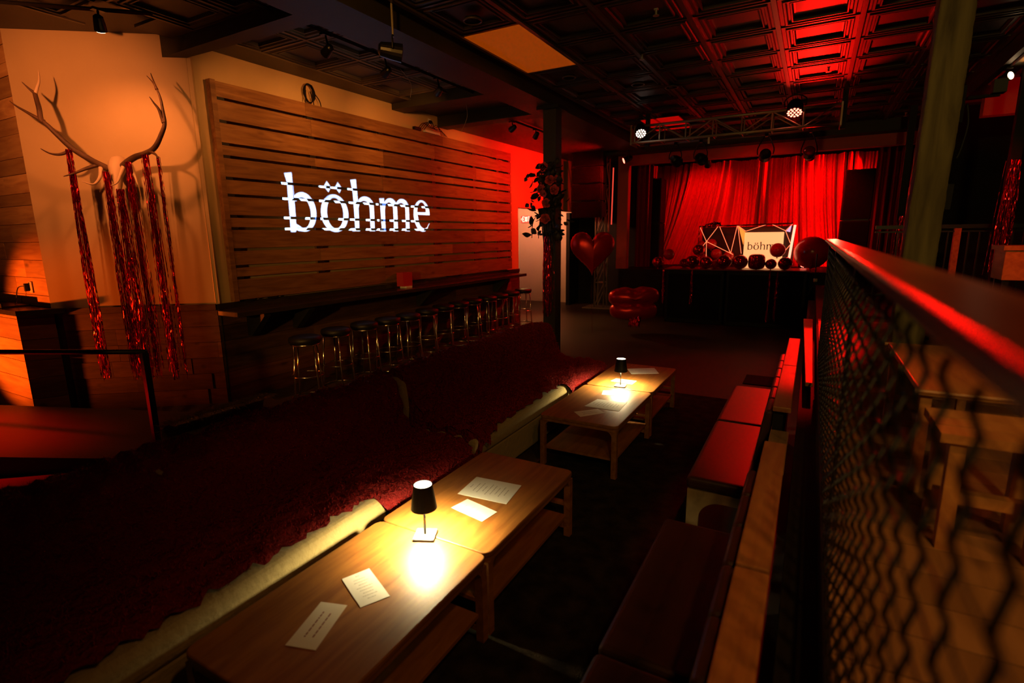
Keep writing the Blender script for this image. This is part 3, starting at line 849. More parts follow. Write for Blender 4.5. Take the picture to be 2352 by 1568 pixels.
card('menu_sheet', [(-1.714, 2.363), (-1.737, 2.606), (-1.429, 2.634), (-1.397, 2.391)], 'large white menu sheet on the second table', PAPER, menu, INK, 'menu')
card('menu_card', [(-1.652, 2.211), (-1.626, 2.338), (-1.398, 2.292), (-1.419, 2.168)], 'blank-looking white card below the large menu on the second table', PAPER, [(0.2, 0.2, 0.03), (0.4, 0.5, 0.02), (0.55, 0.4, 0.02)], PAPERPINK, 'card')
card('menu_sheet', [(-1.727, 5.717), (-1.462, 5.895), (-1.351, 5.668), (-1.615, 5.515)], 'white menu sheet behind the far lamp, nearest the dance floor', PAPER, menu, INK, 'menu')
card('menu_card', [(-1.705, 5.27), (-1.48, 5.267), (-1.486, 5.117), (-1.725, 5.144)], 'white card right behind the far lamp base', PAPER, [(0.3, 0.5, 0.03), (0.5, 0.5, 0.03)], INK, 'card')
card('menu_card', [(-1.673, 4.777), (-1.478, 4.866), (-1.425, 4.672), (-1.642, 4.645)], 'overlit white card in front of the far lamp base', PAPER, [(0.3, 0.5, 0.03), (0.5, 0.5, 0.03)], INK, 'card')
card('menu_sheet', [(-1.659, 4.243), (-1.627, 4.489), (-1.353, 4.512), (-1.34, 4.246)], 'large white menu sheet on the third table', PAPER, menu, INK, 'menu')
card('menu_card', [(-1.681, 4.058), (-1.525, 4.225), (-1.432, 4.15), (-1.581, 3.959)], 'narrow card with two printed lines at the front of the third table', PAPERPINK, two, INKRED, 'card')

# ------------------------------------------------------------------ sofas with fur throws
def noise2(x, y, seed=0):
    return (math.sin(x * 5.1 + seed) * math.cos(y * 4.3 - seed * 1.7) + 0.6 * math.sin(x * 11.7 + y * 9.1 + seed * 2.3) + 0.4 * math.sin(x * 23.1 - y * 19.7 + seed)) / 2.0
def sofa(y0, y1, label, arm_far):
    t = thing('sofa', label, 'sofa', (-2.5, (y0 + y1) / 2, 0), 'fur-covered sofas')
    B((-3.0, y0, 0.05), (-2.10, y1, 0.30)).build('base', CREAM, t, bevel=0.02)
    B((-2.72, y0 + 0.01, 0.30), (-2.07, y1 - 0.01, 0.455)).build('seat_cushion', CREAM, t, bevel=0.05, seg=4)
    m = MB().hexa([(-3.0, y0, 0.30), (-2.66, y0, 0.30), (-2.66, y1, 0.30), (-3.0, y1, 0.30), (-2.98, y0, 0.84), (-2.76, y0, 0.84), (-2.76, y1, 0.84), (-2.98, y1, 0.84)])
    m.build('backrest', CREAM, t, bevel=0.05, seg=4)
    for x in (-2.93, -2.17):
        for y in (y0 + 0.07, y1 - 0.07):
            MB().lathe([(0.018, 0.0), (0.026, 0.05)], 10, (x, y, 0)).build('foot', BLACK, t)
    return t
sofa(-0.6, 3.04, 'long cream sofa under dark red fur, nearest the camera', False)
sofa(3.12, 5.82, 'cream sofa under dark red fur beside the far tables', True)

def throw(y0, y1, label, seed, edge, pile=26000, flap=False):
    prof = [(-3.035, 0.46), (-3.03, 0.70), (-2.99, 0.85), (-2.90, 0.892), (-2.80, 0.885), (-2.725, 0.80), (-2.68, 0.64), (-2.62, 0.515), (-2.48, 0.482), (-2.28, 0.478), (-2.14, 0.478), (-2.075, 0.462), (-2.055, 0.43), (-2.05, 0.33), (-2.05, 0.20)]
    # cumulative length
    L = [0]
    for a, b in zip(prof[:-1], prof[1:]): L.append(L[-1] + math.hypot(a[0] - b[0], a[1] - b[1]))
    def pos(d):
        for i in range(len(L) - 1):
            if d <= L[i + 1] or i == len(L) - 2:
                q = (d - L[i]) / (L[i + 1] - L[i])
                a, b = prof[i], prof[i + 1]
                return a[0] + (b[0] - a[0]) * q, a[1] + (b[1] - a[1]) * q, (b[1] - a[1]), (a[0] - b[0])
    front = L[11]
    def surf(u, v):
        y = y0 + (y1 - y0) * u
        end = front + edge(y)
        d = v * end
        x, z, nx, nz = pos(d)
        ln = math.hypot(nx, nz) or 1
        nx, nz = -nx / ln * -1, nz / ln * -1
        nx, nz = (-(nx)), (-(nz))
        b = 0.022 * noise2(y, d * 2.0, seed) + 0.016 * math.sin(d * 40 + 4 * noise2(y * 2, d, seed)) * (0.4 + 0.6 * math.sin(y * 3 + seed) ** 2) + 0.014 + (0.011 * math.sin(y * 62 + 3 * noise2(y, d, seed)) if 0.3 < d < 0.95 else 0)
        # outward: away from the sofa body (up / forward)
        ox, oz = (z - 0.3), 0
        return (x, y, z), d, b
    nu, nv = int((y1 - y0) / 0.03), 64
    P = [[surf(i / (nu - 1), j / (nv - 1)) for j in range(nv)] for i in range(nu)]
    m = MB()
    vs = []
    NR = []
    for i in range(nu):
        for j in range(nv):
            a = P[i][max(j - 1, 0)][0]; c = P[i][min(j + 1, nv - 1)][0]
            tx, tz = c[0] - a[0], c[2] - a[2]
            ln = math.hypot(tx, tz) or 1
            nx, nz = -tz / ln, tx / ln
            if nz < 0 and P[i][j][0][0] > -2.9 and abs(nz) > 0.3: nx, nz = -nx, -nz
            p, d, b = P[i][j]
            vs.append((p[0] + nx * b, p[1], p[2] + nz * b)); NR.append((nx, 0, nz))
    fs = []
    for i in range(nu - 1):
        for j in range(nv - 1):
            fs.append((i * nv + j, (i + 1) * nv + j, (i + 1) * nv + j + 1, i * nv + j + 1))
    m.add(vs, fs)
    if flap:        # the near end hangs down over the sofa's side
        b0 = len(m.v)
        nf = 9
        for j in range(nv):
            px, py, pz = vs[j]
            for k in range(nf):
                q = k / (nf - 1)
                low = 0.16 + 0.03 * math.sin(px * 31)
                m.v.append((px + 0.03 * (1 - px / -2.5) * q, py - 0.055 * math.sin(q * PI * 0.5) - 0.012 * math.sin(px * 40 + q * 3), pz + (low - pz) * q * (0.82 if -2.72 < px < -2.55 else 1.0)))
        for j in range(2, nv - 1):
            for k in range(nf - 1):
                m.f.append((b0 + j * nf + k, b0 + (j + 1) * nf + k, b0 + (j + 1) * nf + k + 1, b0 + j * nf + k + 1))
    t = thing('fur_throw', label, 'throw', (-2.5, (y0 + y1) / 2, 0.45), 'red fur throws')
    m.build('fur_backing', FUR, t, smooth=True)
    h = MB()
    hv, hf = [], []
    for q in range(pile):
        i = random.randrange(nu - 1); j = random.randrange(2, nv - 1)
        k = i * nv + j
        fu, fv = random.random(), random.random()
        A, Bq, Cq = Vector(vs[k]), Vector(vs[k + nv]), Vector(vs[k + 1])
        p = A + (Bq - A) * fu + (Cq - A) * fv
        nr = Vector(NR[k])
        tip = p + nr * random.uniform(0.010, 0.026) + Vector((random.uniform(-.012, .012), random.uniform(-.012, .012), random.uniform(-.012, .004)))
        s_ = Vector((random.uniform(-1, 1), random.uniform(-1, 1), random.uniform(-1, 1))) * 0.0022
        b_ = len(hv)
        hv += [tuple(p - s_), tuple(p + s_), tuple(tip)]
        hf.append((b_, b_ + 1, b_ + 2))
    h.v, h.f = hv, hf
    o = h.build('fur_pile', FURHAIR, t)
    o['kind'] = 'stuff'
    return t
def jag(y, s): return 0.012 * math.sin(y * 37 + s) + 0.010 * math.sin(y * 83 + 2 * s) + 0.006 * math.sin(y * 151)
def edge1(y):
    e = -0.035 + jag(y, 1)
    if y > 2.08: e += min(1, (y - 2.08) / 0.05) * 0.20
    return e
def edge2(y):
    e = -0.02 + jag(y, 2)
    if y > 4.75: e += min(1, (y - 4.75) / 0.1) * 0.13
    if y < 3.5: e += (3.5 - y) * 0.25
    return e
throw(-0.5, 3.02, 'dark red fur throw over the nearest sofa, hem torn above the cream edge', 1.3, edge1, 34000)
throw(3.16, 5.86, 'dark red fur throw over the far sofa beside the column', 4.1, edge2, 26000, True)
# shaggy pelt over the back of the near sofa
m = MB(); hv, hf = [], []
for q in range(2600):
    a = random.random(); y = 1.44 + a * 0.62
    an = random.uniform(-0.4, 1.9)
    p = Vector((-2.90 - 0.12 * math.cos(an), y, 0.885 + 0.11 * math.sin(an)))
    tip = p + Vector((-0.05 * math.cos(an) - 0.02, random.uniform(-.05, .05), 0.02 * math.sin(an) - random.uniform(0.0, 0.06)))
    s_ = Vector((0, 0.002, 0.001)); b_ = len(hv)
    hv += [tuple(p - s_), tuple(p + s_), tuple(tip)]; hf.append((b_, b_ + 1, b_ + 2))
pt = thing('shaggy_pelt', 'golden shaggy pelt hanging behind the nearest sofa back', 'pelt', (-3.05, 1.75, 0.86))
MB().grid(lambda u, v: (-2.90 - 0.11 * math.cos(v * 2.2 - 0.4), 1.44 + 0.62 * u, 0.885 + 0.10 * math.sin(v * 2.2 - 0.4)), 16, 10).build('hide', PELT, pt, smooth=True)
m.v, m.f = hv, hf
o = m.build('hair', PELT, pt); o['kind'] = 'stuff'

# ------------------------------------------------------------------ rug and floor mat
RUGM = blotchy('dark patterned rug', (0.010, 0.008, 0.006), (0.034, 0.026, 0.016), 9.0, 0.95, 0.1, 0.4)
tag(B((-1.95, 0.2, 0.001), (-0.60, 6.55, 0.005)).build('rug', RUGM), 'dark patterned rug under the coffee tables', 'rug')
tag(B((-0.66, 7.36, 0.001), (-0.30, 7.86, 0.012)).build('floor_mat', RUBBER, bevel=0.004), 'small black mat on the red-lit dance floor', 'mat')

# ------------------------------------------------------------------ leather benches by the railing
def bench(y0, y1, joint, label, ledges, yb=None):
    yb = y0 if yb is None else yb
    t = thing('leather_bench', label, 'bench', (-0.35, (y0 + y1) / 2, 0), 'leather benches by the railing')
    for a, b in ((y0, joint - 0.006), (joint + 0.006, y1)):
        B((-0.575, a, 0.375), (-0.20, b, 0.455)).build('seat_cushion', LEATHER, t, bevel=0.028, seg=4)
    # end panels with an arched cut-out
    for y in (y0 + 0.01, y1 - 0.04):
        P = [(-0.565, 0.0), (-0.565, 0.372), (-0.16, 0.372), (-0.16, 0.0), (-0.20, 0.0)]
        arc = [(-0.20, 0.20)]
        for k in range(9):
            an = PI / 2 + k / 8 * PI / 2
            arc.append((-0.36 + 0.13 * math.cos(an), 0.19 + 0.12 * math.sin(an)))
        arc[0] = (-0.20, 0.31)
        P = P + arc + [(-0.49, 0.0)]
        n = len(P)
        m = MB()
        m.add([(x, y, z) for x, z in P] + [(x, y + 0.03, z) for x, z in P],
              [tuple(range(n)), tuple(range(2 * n - 1, n - 1, -1))] + [(i, n + i, n + (i + 1) % n, (i + 1) % n) for i in range(n)])
        m.build('end_panel', BEIGEWOOD, t)
    B((-0.56, y0 + 0.05, 0.33), (-0.18, y1 - 0.05, 0.374)).build('seat_frame', BEIGEWOOD, t)
    ny = int((y1 - yb) / 0.28)
    for k in range(ny):     # padded back, one pad beside the other
        a = yb + (y1 - yb) * k / ny; b = yb + (y1 - yb) * (k + 1) / ny
        MB().hexa([(-0.235, a + 0.003, 0.44), (-0.165, a + 0.003, 0.44), (-0.165, b - 0.003, 0.44), (-0.235, b - 0.003, 0.44),
                   (-0.185, a + 0.003, 0.815), (-0.135, a + 0.003, 0.815), (-0.135, b - 0.003, 0.815), (-0.185, b - 0.003, 0.815)]).build('back_pad', LEATHER, t, bevel=0.02, seg=3)
    B((-0.135, yb, 0.0), (-0.075, y1, 0.80)).build('back_frame', BLACK, t)
    for a, b in ledges:
        B((-0.140, a, 0.815), (-0.033, b, 0.85)).build('ledge_board', LEDGEWOOD, t, bevel=0.006)
    return t
bench(0.1, 2.685, 1.625, 'nearest brown leather bench along the mesh railing', ((0.1, 1.765), (1.785, 3.02)))
bench(3.23, 5.58, 4.42, 'far brown leather bench with red-lit ledge', ((3.68, 4.925), (4.935, 6.27)), 3.68)
o = B((-0.14, 3.04, 0.66), (-0.035, 3.66, 0.70)).build('low_shelf_board', BEIGEWOOD, bevel=0.004)
tag(o, 'short pale board bridging the gap between the two bench ledges', 'board')
B((-0.13, 3.10, 0.0), (-0.09, 3.16, 0.66)).build('support', BLACK, o)
B((-0.13, 3.56, 0.0), (-0.09, 3.62, 0.66)).build('support', BLACK, o)
o = MB().hexa([(0.035, 4.4, 0.82), (0.085, 4.4, 0.82), (0.075, 7.8, 0.82), (-0.03, 7.8, 0.82), (0.035, 4.4, 0.85), (0.085, 4.4, 0.85), (0.075, 7.8, 0.85), (-0.03, 7.8, 0.85)]).build('railing_board', LEDGEWOOD, bevel=0.004)
tag(o, 'narrow tapering board lit red at the foot of the mesh railing', 'board')
for y in (4.6, 7.5):
    B((0.04, y, 0.0), (0.07, y + 0.05, 0.82)).build('support', BLACK, o)
# ------------------------------------------------------------------ mesh railing at the right
RY0, RY1 = 0.16, 4.9
MR = thing('mesh_railing', 'railing with wavy black wire mesh and a glossy wooden top rail', 'railing', (0.12, 2.5, 0.93))
B((0.078, RY0, 1.878), (0.158, RY1, 1.898)).build('top_rail', RAILWOOD, MR, bevel=0.006, seg=3)
XM = 0.112
for y in (0.25, 1.75, 3.3, 4.86):
    B((XM - 0.006, y - 0.010, 0.93), (XM + 0.006, y + 0.010, 1.878)).build('upright', BLACKGLOSS, MR)
B((XM - 0.006, RY0, 0.945), (XM + 0.006, RY1, 0.957)).build('bottom_bar', BLACKGLOSS, MR)
B((XM - 0.006, RY0, 1.852), (XM + 0.006, RY1, 1.866)).build('upper_bar', BLACKGLOSS, MR)
CE = 0.026; CY_ = 0.105
nz = int((1.852 - 0.957) / CE)
def wire(kind):
    m = MB()
    pts = []
    if kind == 'v':
        for k in range(nz * 2 + 1):
            off = (0, 1, 0, -1)[k % 4]
            pts.append((off * 0.0050, off * 0.007, 0.957 + k * CE / 2))
        return m.tube(spline(pts, 2), 0.0034, 6)
    n_ = int((RY1 - RY0) / CY_)
    for k in range(n_ * 2 + 1):
        off = (0, 1, 0, -1)[k % 4]
        pts.append((-off * 0.003, RY0 + k * CY_ / 2, 0))
    return m.tube(pts, 0.0014, 4)
wv = wire('v').build('vertical_wire', BLACKGLOSS, MR, world=False, smooth=True)
wv.location = (XM - 0.12, RY0 + CY_ - 2.5, -0.93)
for k in range(2, int((RY1 - RY0) / CY_)):
    share(wv, 'vertical_wire', (XM - 0.12, RY0 + k * CY_ - 2.5, -0.93), MR)
wh = wire('h').build('cross_wire', BLACKGLOSS, MR, world=False, smooth=True)
wh.location = (XM - 0.12, -2.5, 0.957 + CE - 0.93)
for k in range(3, nz, 2):
    share(wh, 'cross_wire', (XM - 0.12, -2.5, 0.957 + k * CE - 0.93), MR)

# ------------------------------------------------------------------ rough timber post
WP = thing('timber_post', 'rough-hewn mossy timber post behind the mesh railing', 'post', (0.575, 4.1, 0.93))
random.seed(21)
def postsurf(u, v):
    a = u * 2 * PI
    z = 0.93 + v * 3.09
    c, s = math.cos(a), math.sin(a)
    k = 1 / max(abs(c), abs(s)) ** 0.85
    r = 0.084 * k * (1 + 0.035 * noise2(z * 1.1, a * 0.8, 2) + 0.03 * noise2(z * 3.7, a * 2.0, 5) + 0.035 * noise2(z * 7.3, a * 6.0, 8) * max(0, noise2(z * 1.7, a, 3)) + 0.012 * noise2(z * 17.0, a * 9.0, 1))
    return (0.575 + r * c * 1.02 - 0.012 * math.sin(z * 1.3), 4.1 + r * s, z)
MB().grid(postsurf, 64, 300, True).build('trunk', POSTWOOD, WP, smooth=True)
br = thing('post_bracket', 'small metal clamp lamp bracket on the timber post', 'bracket', (0.70, 4.12, 2.62))
B((0.672, 4.09, 2.56), (0.688, 4.13, 2.76)).build('plate', RUBBER, br)
B((0.70, 4.10, 2.685), (0.84, 4.12, 2.70)).build('arm', RUBBER, br)
B((0.80, 4.07, 2.70), (0.86, 4.14, 2.77)).build('clamp', BLACK, br)
MB().tube(spline([(0.70, 4.10, 2.66), (0.715, 4.09, 2.55), (0.70, 4.09, 2.42), (0.685, 4.09, 2.36)]), 0.006, 6).build('cord', BLACK, br, smooth=True)

# ------------------------------------------------------------------ projector standing behind the post, throwing the word on the boards
PRJ = Vector((0.905, 6.3, 2.25))
PJ = thing('projector', 'black projector on a stand behind the timber post', 'projector', (PRJ.x, PRJ.y, 0.93))
cen = Vector(WL(6.03, 0.085, 2.40))
ax = (cen - PRJ).normalized()
DPL = 0.16
# the word, in metres along the wall and above its base line
def arc(cx, cy, rx, ry, a0, a1, n=14):
    return [(cx + rx * math.cos(math.radians(a0 + (a1 - a0) * k / n)), cy + ry * math.sin(math.radians(a0 + (a1 - a0) * k / n))) for k in range(n + 1)]
LET = []
# b : stem and bowl
LET.append([(-0.035, 0.716), (0.076, 0.735), (0.078, 0.422)] + arc(0.205, 0.245, 0.206, 0.252, 128, -92, 26) + [(0.10, 0.004), (0.075, 0.03), (0.06, -0.012), (-0.012, -0.012), (-0.008, 0.40), (-0.003, 0.60)])
LET.append([(0.078, 0.38)] + arc(0.195, 0.235, 0.128, 0.20, 132, -120, 24) + [(0.076, 0.09)])
# o with two diamonds
LET.append(arc(0.733, 0.243, 0.243, 0.256, 0, 356, 40))
LET.append(arc(0.738, 0.245, 0.147, 0.212, 0, 356, 36))
for cx in (0.633, 0.826):
    LET.append([(cx, 0.672), (cx + 0.062, 0.600), (cx + 0.01, 0.525), (cx - 0.058, 0.598)])
# h
def arch(x0, x1, top, st, z0):      # arch springing off a stem at x0 and running down to a foot under x1
    c = (x0 + x1) / 2 - 0.01
    r = (x1 - x0) / 2 + 0.01
    return arc(c + 0.005, top - 0.135, r, 0.135, 150, 0, 14) + [(x1 + 0.0, 0.03), (x1 + 0.008, 0.0), (x1 - st - 0.03, 0.0), (x1 - st - 0.004, 0.05)] + arc(c - st * 0.30, top - 0.16, r - st * 0.72, 0.098, 5, 150, 12)
LET.append([(1.06, 0.722), (1.169, 0.738), (1.177, 0.40)] + arch(1.175, 1.487, 0.505, 0.08, 0) + [(1.178, 0.33), (1.173, 0.04), (1.186, 0.0), (1.03, 0.0), (1.094, 0.04), (1.090, 0.40), (1.082, 0.60)])
# m
LET.append([(1.617, 0.492), (1.721, 0.50), (1.722, 0.40)] + arch(1.72, 2.003, 0.507, 0.085, 0) + [(1.723, 0.32), (1.722, 0.04), (1.732, 0.0), (1.585, 0.0), (1.642, 0.04), (1.632, 0.40)])
LET.append([(1.998, 0.415)] + arch(1.985, 2.283, 0.51, 0.08, 0) + [(2.005, 0.35)])
# e
LET.append([(2.818, 0.275)] + arc(2.61, 0.285, 0.208, 0.228, 0, 180, 22) + arc(2.625, 0.285, 0.225, 0.292, 180, 296, 16) + [(2.81, 0.142), (2.77, 0.105)] + arc(2.665, 0.24, 0.155, 0.198, 300, 182, 12) + [(2.49, 0.275)])
LET.append([(2.49, 0.312), (2.722, 0.316)] + arc(2.61, 0.33, 0.112, 0.152, 5, 172, 16))
K = 1.0058
sd = ax.cross(Vector((0, 0, 1))).normalized(); upv = sd.cross(ax)
def to_plate(s, z):
    p = Vector(WL((s + 4.6) * K, 0.085, 1.95 + (z + 0.10) * K))
    d = p - PRJ
    d = d * (DPL / d.dot(ax))
    return d.dot(sd), d.dot(upv)
cu = bpy.data.curves.new('gobo', 'CURVE'); cu.dimensions = '2D'; cu.fill_mode = 'BOTH'
def addsp(pts):
    sp = cu.splines.new('POLY'); sp.points.add(len(pts) - 1)
    for q, (a, b) in zip(sp.points, pts): q.co = (a, b, 0, 1)
    sp.use_cyclic_u = True
HW = 0.11
addsp([(-HW, -HW), (HW, -HW), (HW, HW), (-HW, HW)])
for L_ in LET: addsp([to_plate(*p) for p in L_])
tmp = bpy.data.objects.new('gobo_tmp', cu); COL.objects.link(tmp)
dg = bpy.context.evaluated_depsgraph_get()
gm = bpy.data.meshes.new_from_object(tmp.evaluated_get(dg))
bpy.data.objects.remove(tmp)
gm.materials.clear(); gm.materials.append(BLACK)
go = bpy.data.objects.new('slide_mask', gm); COL.objects.link(go)
Mx = Matrix((sd, upv, -ax)).transposed().to_4x4()
Mx.translation = PRJ + ax * DPL - PJ.location
go.parent = PJ; go.matrix_local = Mx
def pl(a, b, c): return tuple(PRJ + sd * a + upv * b + ax * c)
m = MB()
h_ = HW
fr = [pl(-h_, -h_, DPL), pl(h_, -h_, DPL), pl(h_, h_, DPL), pl(-h_, h_, DPL)]
bk = [pl(-h_, -h_, -0.14), pl(h_, -h_, -0.14), pl(h_, h_, -0.14), pl(-h_, h_, -0.14)]
m.add(fr + bk, [(4, 5, 6, 7), (0, 1, 5, 4), (1, 2, 6, 5), (2, 3, 7, 6), (3, 0, 4, 7)])
m.build('housing', BLACK, PJ)
MB().tube([(PRJ.x, PRJ.y, 0.95), (PRJ.x, PRJ.y, PRJ.z - h_)], 0.02, 10).build('stand_pole', BLACK, PJ)
MB().lathe([(0.14, 0.0), (0.14, 0.02), (0.02, 0.04)], 16, (PRJ.x, PRJ.y, 0.93)).build('stand_foot', BLACK, PJ)
ls = spot('projector_light', tuple(PRJ), tuple(cen), 95000, (0.115, 0.28, 1.0), 46, 0.0, 0.00025, PJ)

# ------------------------------------------------------------------ ceiling fixtures
pn = thing('ceiling_light_panel', 'rectangular light panel in the black tin ceiling, orange light put in as its glow', 'light panel', (-3.055, 5.82, ZC))
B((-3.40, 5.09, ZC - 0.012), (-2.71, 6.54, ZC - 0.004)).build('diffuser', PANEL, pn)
B((-3.42, 5.06, ZC - 0.006), (-2.69, 6.58, ZC + 0.05)).build('frame', CEILBAR, pn)
pn = thing('ceiling_light_panel', 'pale ceiling light panel behind the stage truss, red light put in as its glow', 'light panel', (-2.6, 10.6, ZC))
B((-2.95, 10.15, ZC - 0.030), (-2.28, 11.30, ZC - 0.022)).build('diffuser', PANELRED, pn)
B((-2.97, 10.13, ZC - 0.022), (-2.26, 11.32, ZC - 0.014)).build('frame', CEILBAR, pn)

TRACK = {}
def track(a, b, label):
    o = MB().tube([a, b], 0.018, 4).build('light_track', BLACKGLOSS)
    return tag(o, label, 'light track')
track((-4.45, 1.5, 3.98), (-4.45, 6.85, 3.98), 'black light track on the ceiling above the slatted panel')
track((-4.60, 8.32, 3.86), (-4.60, 10.4, 3.86), 'short black light track in the alcove behind the beam')
track((-6.6, 1.95, 3.98), (-5.45, 3.05, 3.98), 'black light track on the ceiling in front of the antlers')
track((1.80, 7.4, 3.79), (1.80, 9.4, 3.79), 'black light track under the right ceiling beam')
def track_head(loc, target, top, label, energy, color=ORANGE, angle=80):
    t = thing('track_light', label, 'spotlight', loc, 'track spotlights')
    d = (Vector(target) - Vector(loc)).normalized()
    L_ = Vector(loc)
    can = MB().tube([L_ - d * 0.10, L_ - d * 0.085, L_ - d * 0.02, L_ + d * 0.03], [0.022, 0.038, 0.046, 0.05], 16, cap=True).build('can', BLACKGLOSS, t, smooth=False)
    MB().tube([L_ + d * 0.031, L_ + d * 0.036], [0.043, 0.040], 16).build('lens', BULB, can)
    MB().tube([L_ - d * 0.05, (L_.x, L_.y, top)], 0.010, 8).build('stem', BLACKGLOSS, t)
    B((L_.x - 0.03, L_.y - 0.05, top - 0.02), (L_.x + 0.03, L_.y + 0.05, top)).build('mount', BLACKGLOSS, t)
    spot('track_beam', tuple(L_ + d * 0.06), target, energy, color, angle, 0.85, 0.045, t)
    return t
track_head((-5.71, 2.73, 3.82), (-6.5, 3.2, 2.6), 3.97, 'track spotlight in front of the antlers', 60, DEEP, 100)
track_head((-4.47, 4.18, 3.80), WL(4.4, 0, 3.2), 3.97, 'first track spotlight above the slatted panel', 55, ORANGE, 85)
track_head((-4.45, 5.02, 3.80), WL(5.4, 0, 3.3), 3.97, 'second track spotlight above the slatted panel, beside the hanging par can', 52, ORANGE, 85)
track_head((-4.44, 6.00, 3.80), WL(6.8, 0, 3.3), 3.97, 'third track spotlight above the slatted panel', 55, ORANGE, 85)
track_head((-4.61, 8.27, 3.72), WL(8.6, 0, 3.2), 3.84, 'left one of two track spotlights in the alcove', 40, (1, 0.2, 0.03), 80)
track_head((-4.58, 9.10, 3.72), WL(9.8, 0, 2.5), 3.84, 'right one of two track spotlights in the alcove', 40, (1, 0.15, 0.03), 80)
track_head((1.79, 8.54, 3.68), (2.6, 7.6, 3.9), 3.78, 'track spotlight at the right edge under the beam', 30, ORANGE, 90)

PC = thing('par_can', 'unlit black par can hanging from the ceiling on a pole', 'stage light', (-3.46, 4.03, 3.62), 'stage lights')
MB().tube([(-3.46, 4.03, 3.72), (-3.46, 4.03, ZC)], 0.010, 8).build('pole', STEEL, PC)
d = Vector((0.55, 0.55, -0.10)).normalized(); c = Vector((-3.47, 4.03, 3.60))
MB().tube([c - d * 0.13, c - d * 0.11, c - d * 0.02, c + d * 0.08], [0.035, 0.06, 0.072, 0.08], 18).build('can', BLACKGLOSS, PC)
MB().tube([c + d * 0.082, c + d * 0.086], [0.068, 0.05], 18).build('lens', mat('faceted lamp glass', (0.5, 0.42, 0.3), 0.12, 0.9, bump=(40, 0.8, 0.02)), PC)
MB().tube(spline([c + Vector((0.06, -0.07, 0)), c + Vector((0.05, -0.06, 0.1)), c + Vector((0.01, 0, 0.13)), c + Vector((-0.05, 0.06, 0.1)), c + Vector((-0.06, 0.07, 0))]), 0.008, 6).build('yoke', BLACKGLOSS, PC)

def small_disc(loc, label, red=False):
    t = thing('ceiling_speaker', label, 'ceiling speaker', loc, 'round ceiling speakers')
    MB().ring((loc[0], loc[1], loc[2] - 0.012), 0.085, 0.010, 24).build('trim_ring', CEILBAR, t, smooth=True)
    MB().lathe([(0.0, -0.006), (0.08, -0.006), (0.08, 0.012)], 24, loc, close=False).build('grille', GRILLE, t)
small_disc((-3.05, 4.72, ZC - 0.02), 'round black ceiling speaker near the pole of the par can')
small_disc((-3.00, 6.95, ZC - 0.02), 'round ceiling speaker just behind the pale light panel')
small_disc((-2.31, 7.75, ZC - 0.02), 'round ceiling speaker right of the pale light panel')
small_disc((-1.94, 8.15, ZC - 0.02), 'round ceiling speaker nearest the stage truss')
def sprinkler(loc, label):
    t = thing('fire_sprinkler', label, 'sprinkler', loc, 'fire sprinklers')
    x, y, z = loc
    MB().tube([(x, y, z), (x, y, z - 0.05)], 0.012, 8).build('pipe', STEEL, t)
    MB().lathe([(0.0, -0.062), (0.03, -0.062), (0.03, -0.057), (0.0, -0.057)], 14, loc, close=False).build('deflector', STEEL, t)
    B((x - 0.018, y - 0.018, z - 0.012), (x + 0.018, y + 0.018, z)).build('escutcheon', WHITEPL, t)
sprinkler((-1.47, 5.44, ZC + 0.0), 'fire sprinkler at the top of the ceiling view')
sprinkler((-1.94, 6.63, ZC + 0.0), 'fire sprinkler right of the pale light panel')
sprinkler((-0.02, 8.37, ZC + 0.0), 'fire sprinkler in the red-lit ceiling coffers')
sprinkler((1.24, 12.2, ZC + 0.0), 'fire sprinkler near the right end of the stage header')
for a, b, lab in (((-4.72, 5.6, 4.03), (-4.70, 5.75, 3.72), 'thin pale wire dangling from the ceiling between two track spotlights'), ((-4.9, 7.3, 4.04), (-4.95, 7.25, 3.55), 'thin wire drooping from the third track spotlight')):
    o = MB().tube(spline([a, ((a[0] + b[0]) / 2 + 0.05, (a[1] + b[1]) / 2 + 0.05, (a[2] + b[2]) / 2), b]), 0.004, 5).build('hanging_wire', mat('pale wire', (0.35, 0.3, 0.22), 0.5))
    tag(o, lab, 'wire')

# ------------------------------------------------------------------ column with flowers and tinsel
CL = thing('support_column', 'square black column carrying flowers and tinsel by the sofa', 'column', (-3.615, 7.75, 0))
B((-3.72, 7.65, 0.0), (-3.51, 7.86, 3.85)).build('shaft', BEAM, CL)
B((-3.80, 7.58, 3.80), (-3.44, 7.94, 3.85)).build('cap_plate', BLACK, CL)
tinsel('tinsel_wrap', 'dark red tinsel wrapped down the column below the flowers', (-3.64, 7.63, 0), 0.65, 1.95, 0.17, 40, None, (1, 0, 0), 0.012, None, 0.03, 0.006, 0.012)
FX = 0.10
FA = thing('flower_arrangement', 'hanging arrangement of dusty red roses and dark leaves on the column', 'flowers', (-3.66, 7.55, 2.3))
def rose_mesh():
    m = MB()
    for ring, (n, r, tilt, h) in enumerate(((5, 0.070, 0.95, 0.0), (5, 0.050, 0.6, 0.015), (4, 0.032, 0.3, 0.03), (3, 0.016, 0.1, 0.04))):
        for k in range(n):
            a0 = 2 * PI * (k + 0.5 * (ring % 2)) / n
            def f(u, v):
                a = a0 + (u - 0.5) * 2.4 * PI / n
                rr = r * (0.35 + 0.65 * v * (1 - 0.35 * (2 * u - 1) ** 2))
                z = h + v * 0.06 * (1 - tilt) + 0.012 * v * v - 0.006 * tilt * v ** 3
                return (rr * math.cos(a), rr * math.sin(a), z)
            m.grid(f, 5, 5)
    m.lathe([(0.0, 0.0), (0.014, 0.02), (0.012, 0.05), (0.0, 0.06)], 8, close=False)
    return m
rose0 = rose_mesh().build('rose', ROSE, FA, world=False, smooth=True)
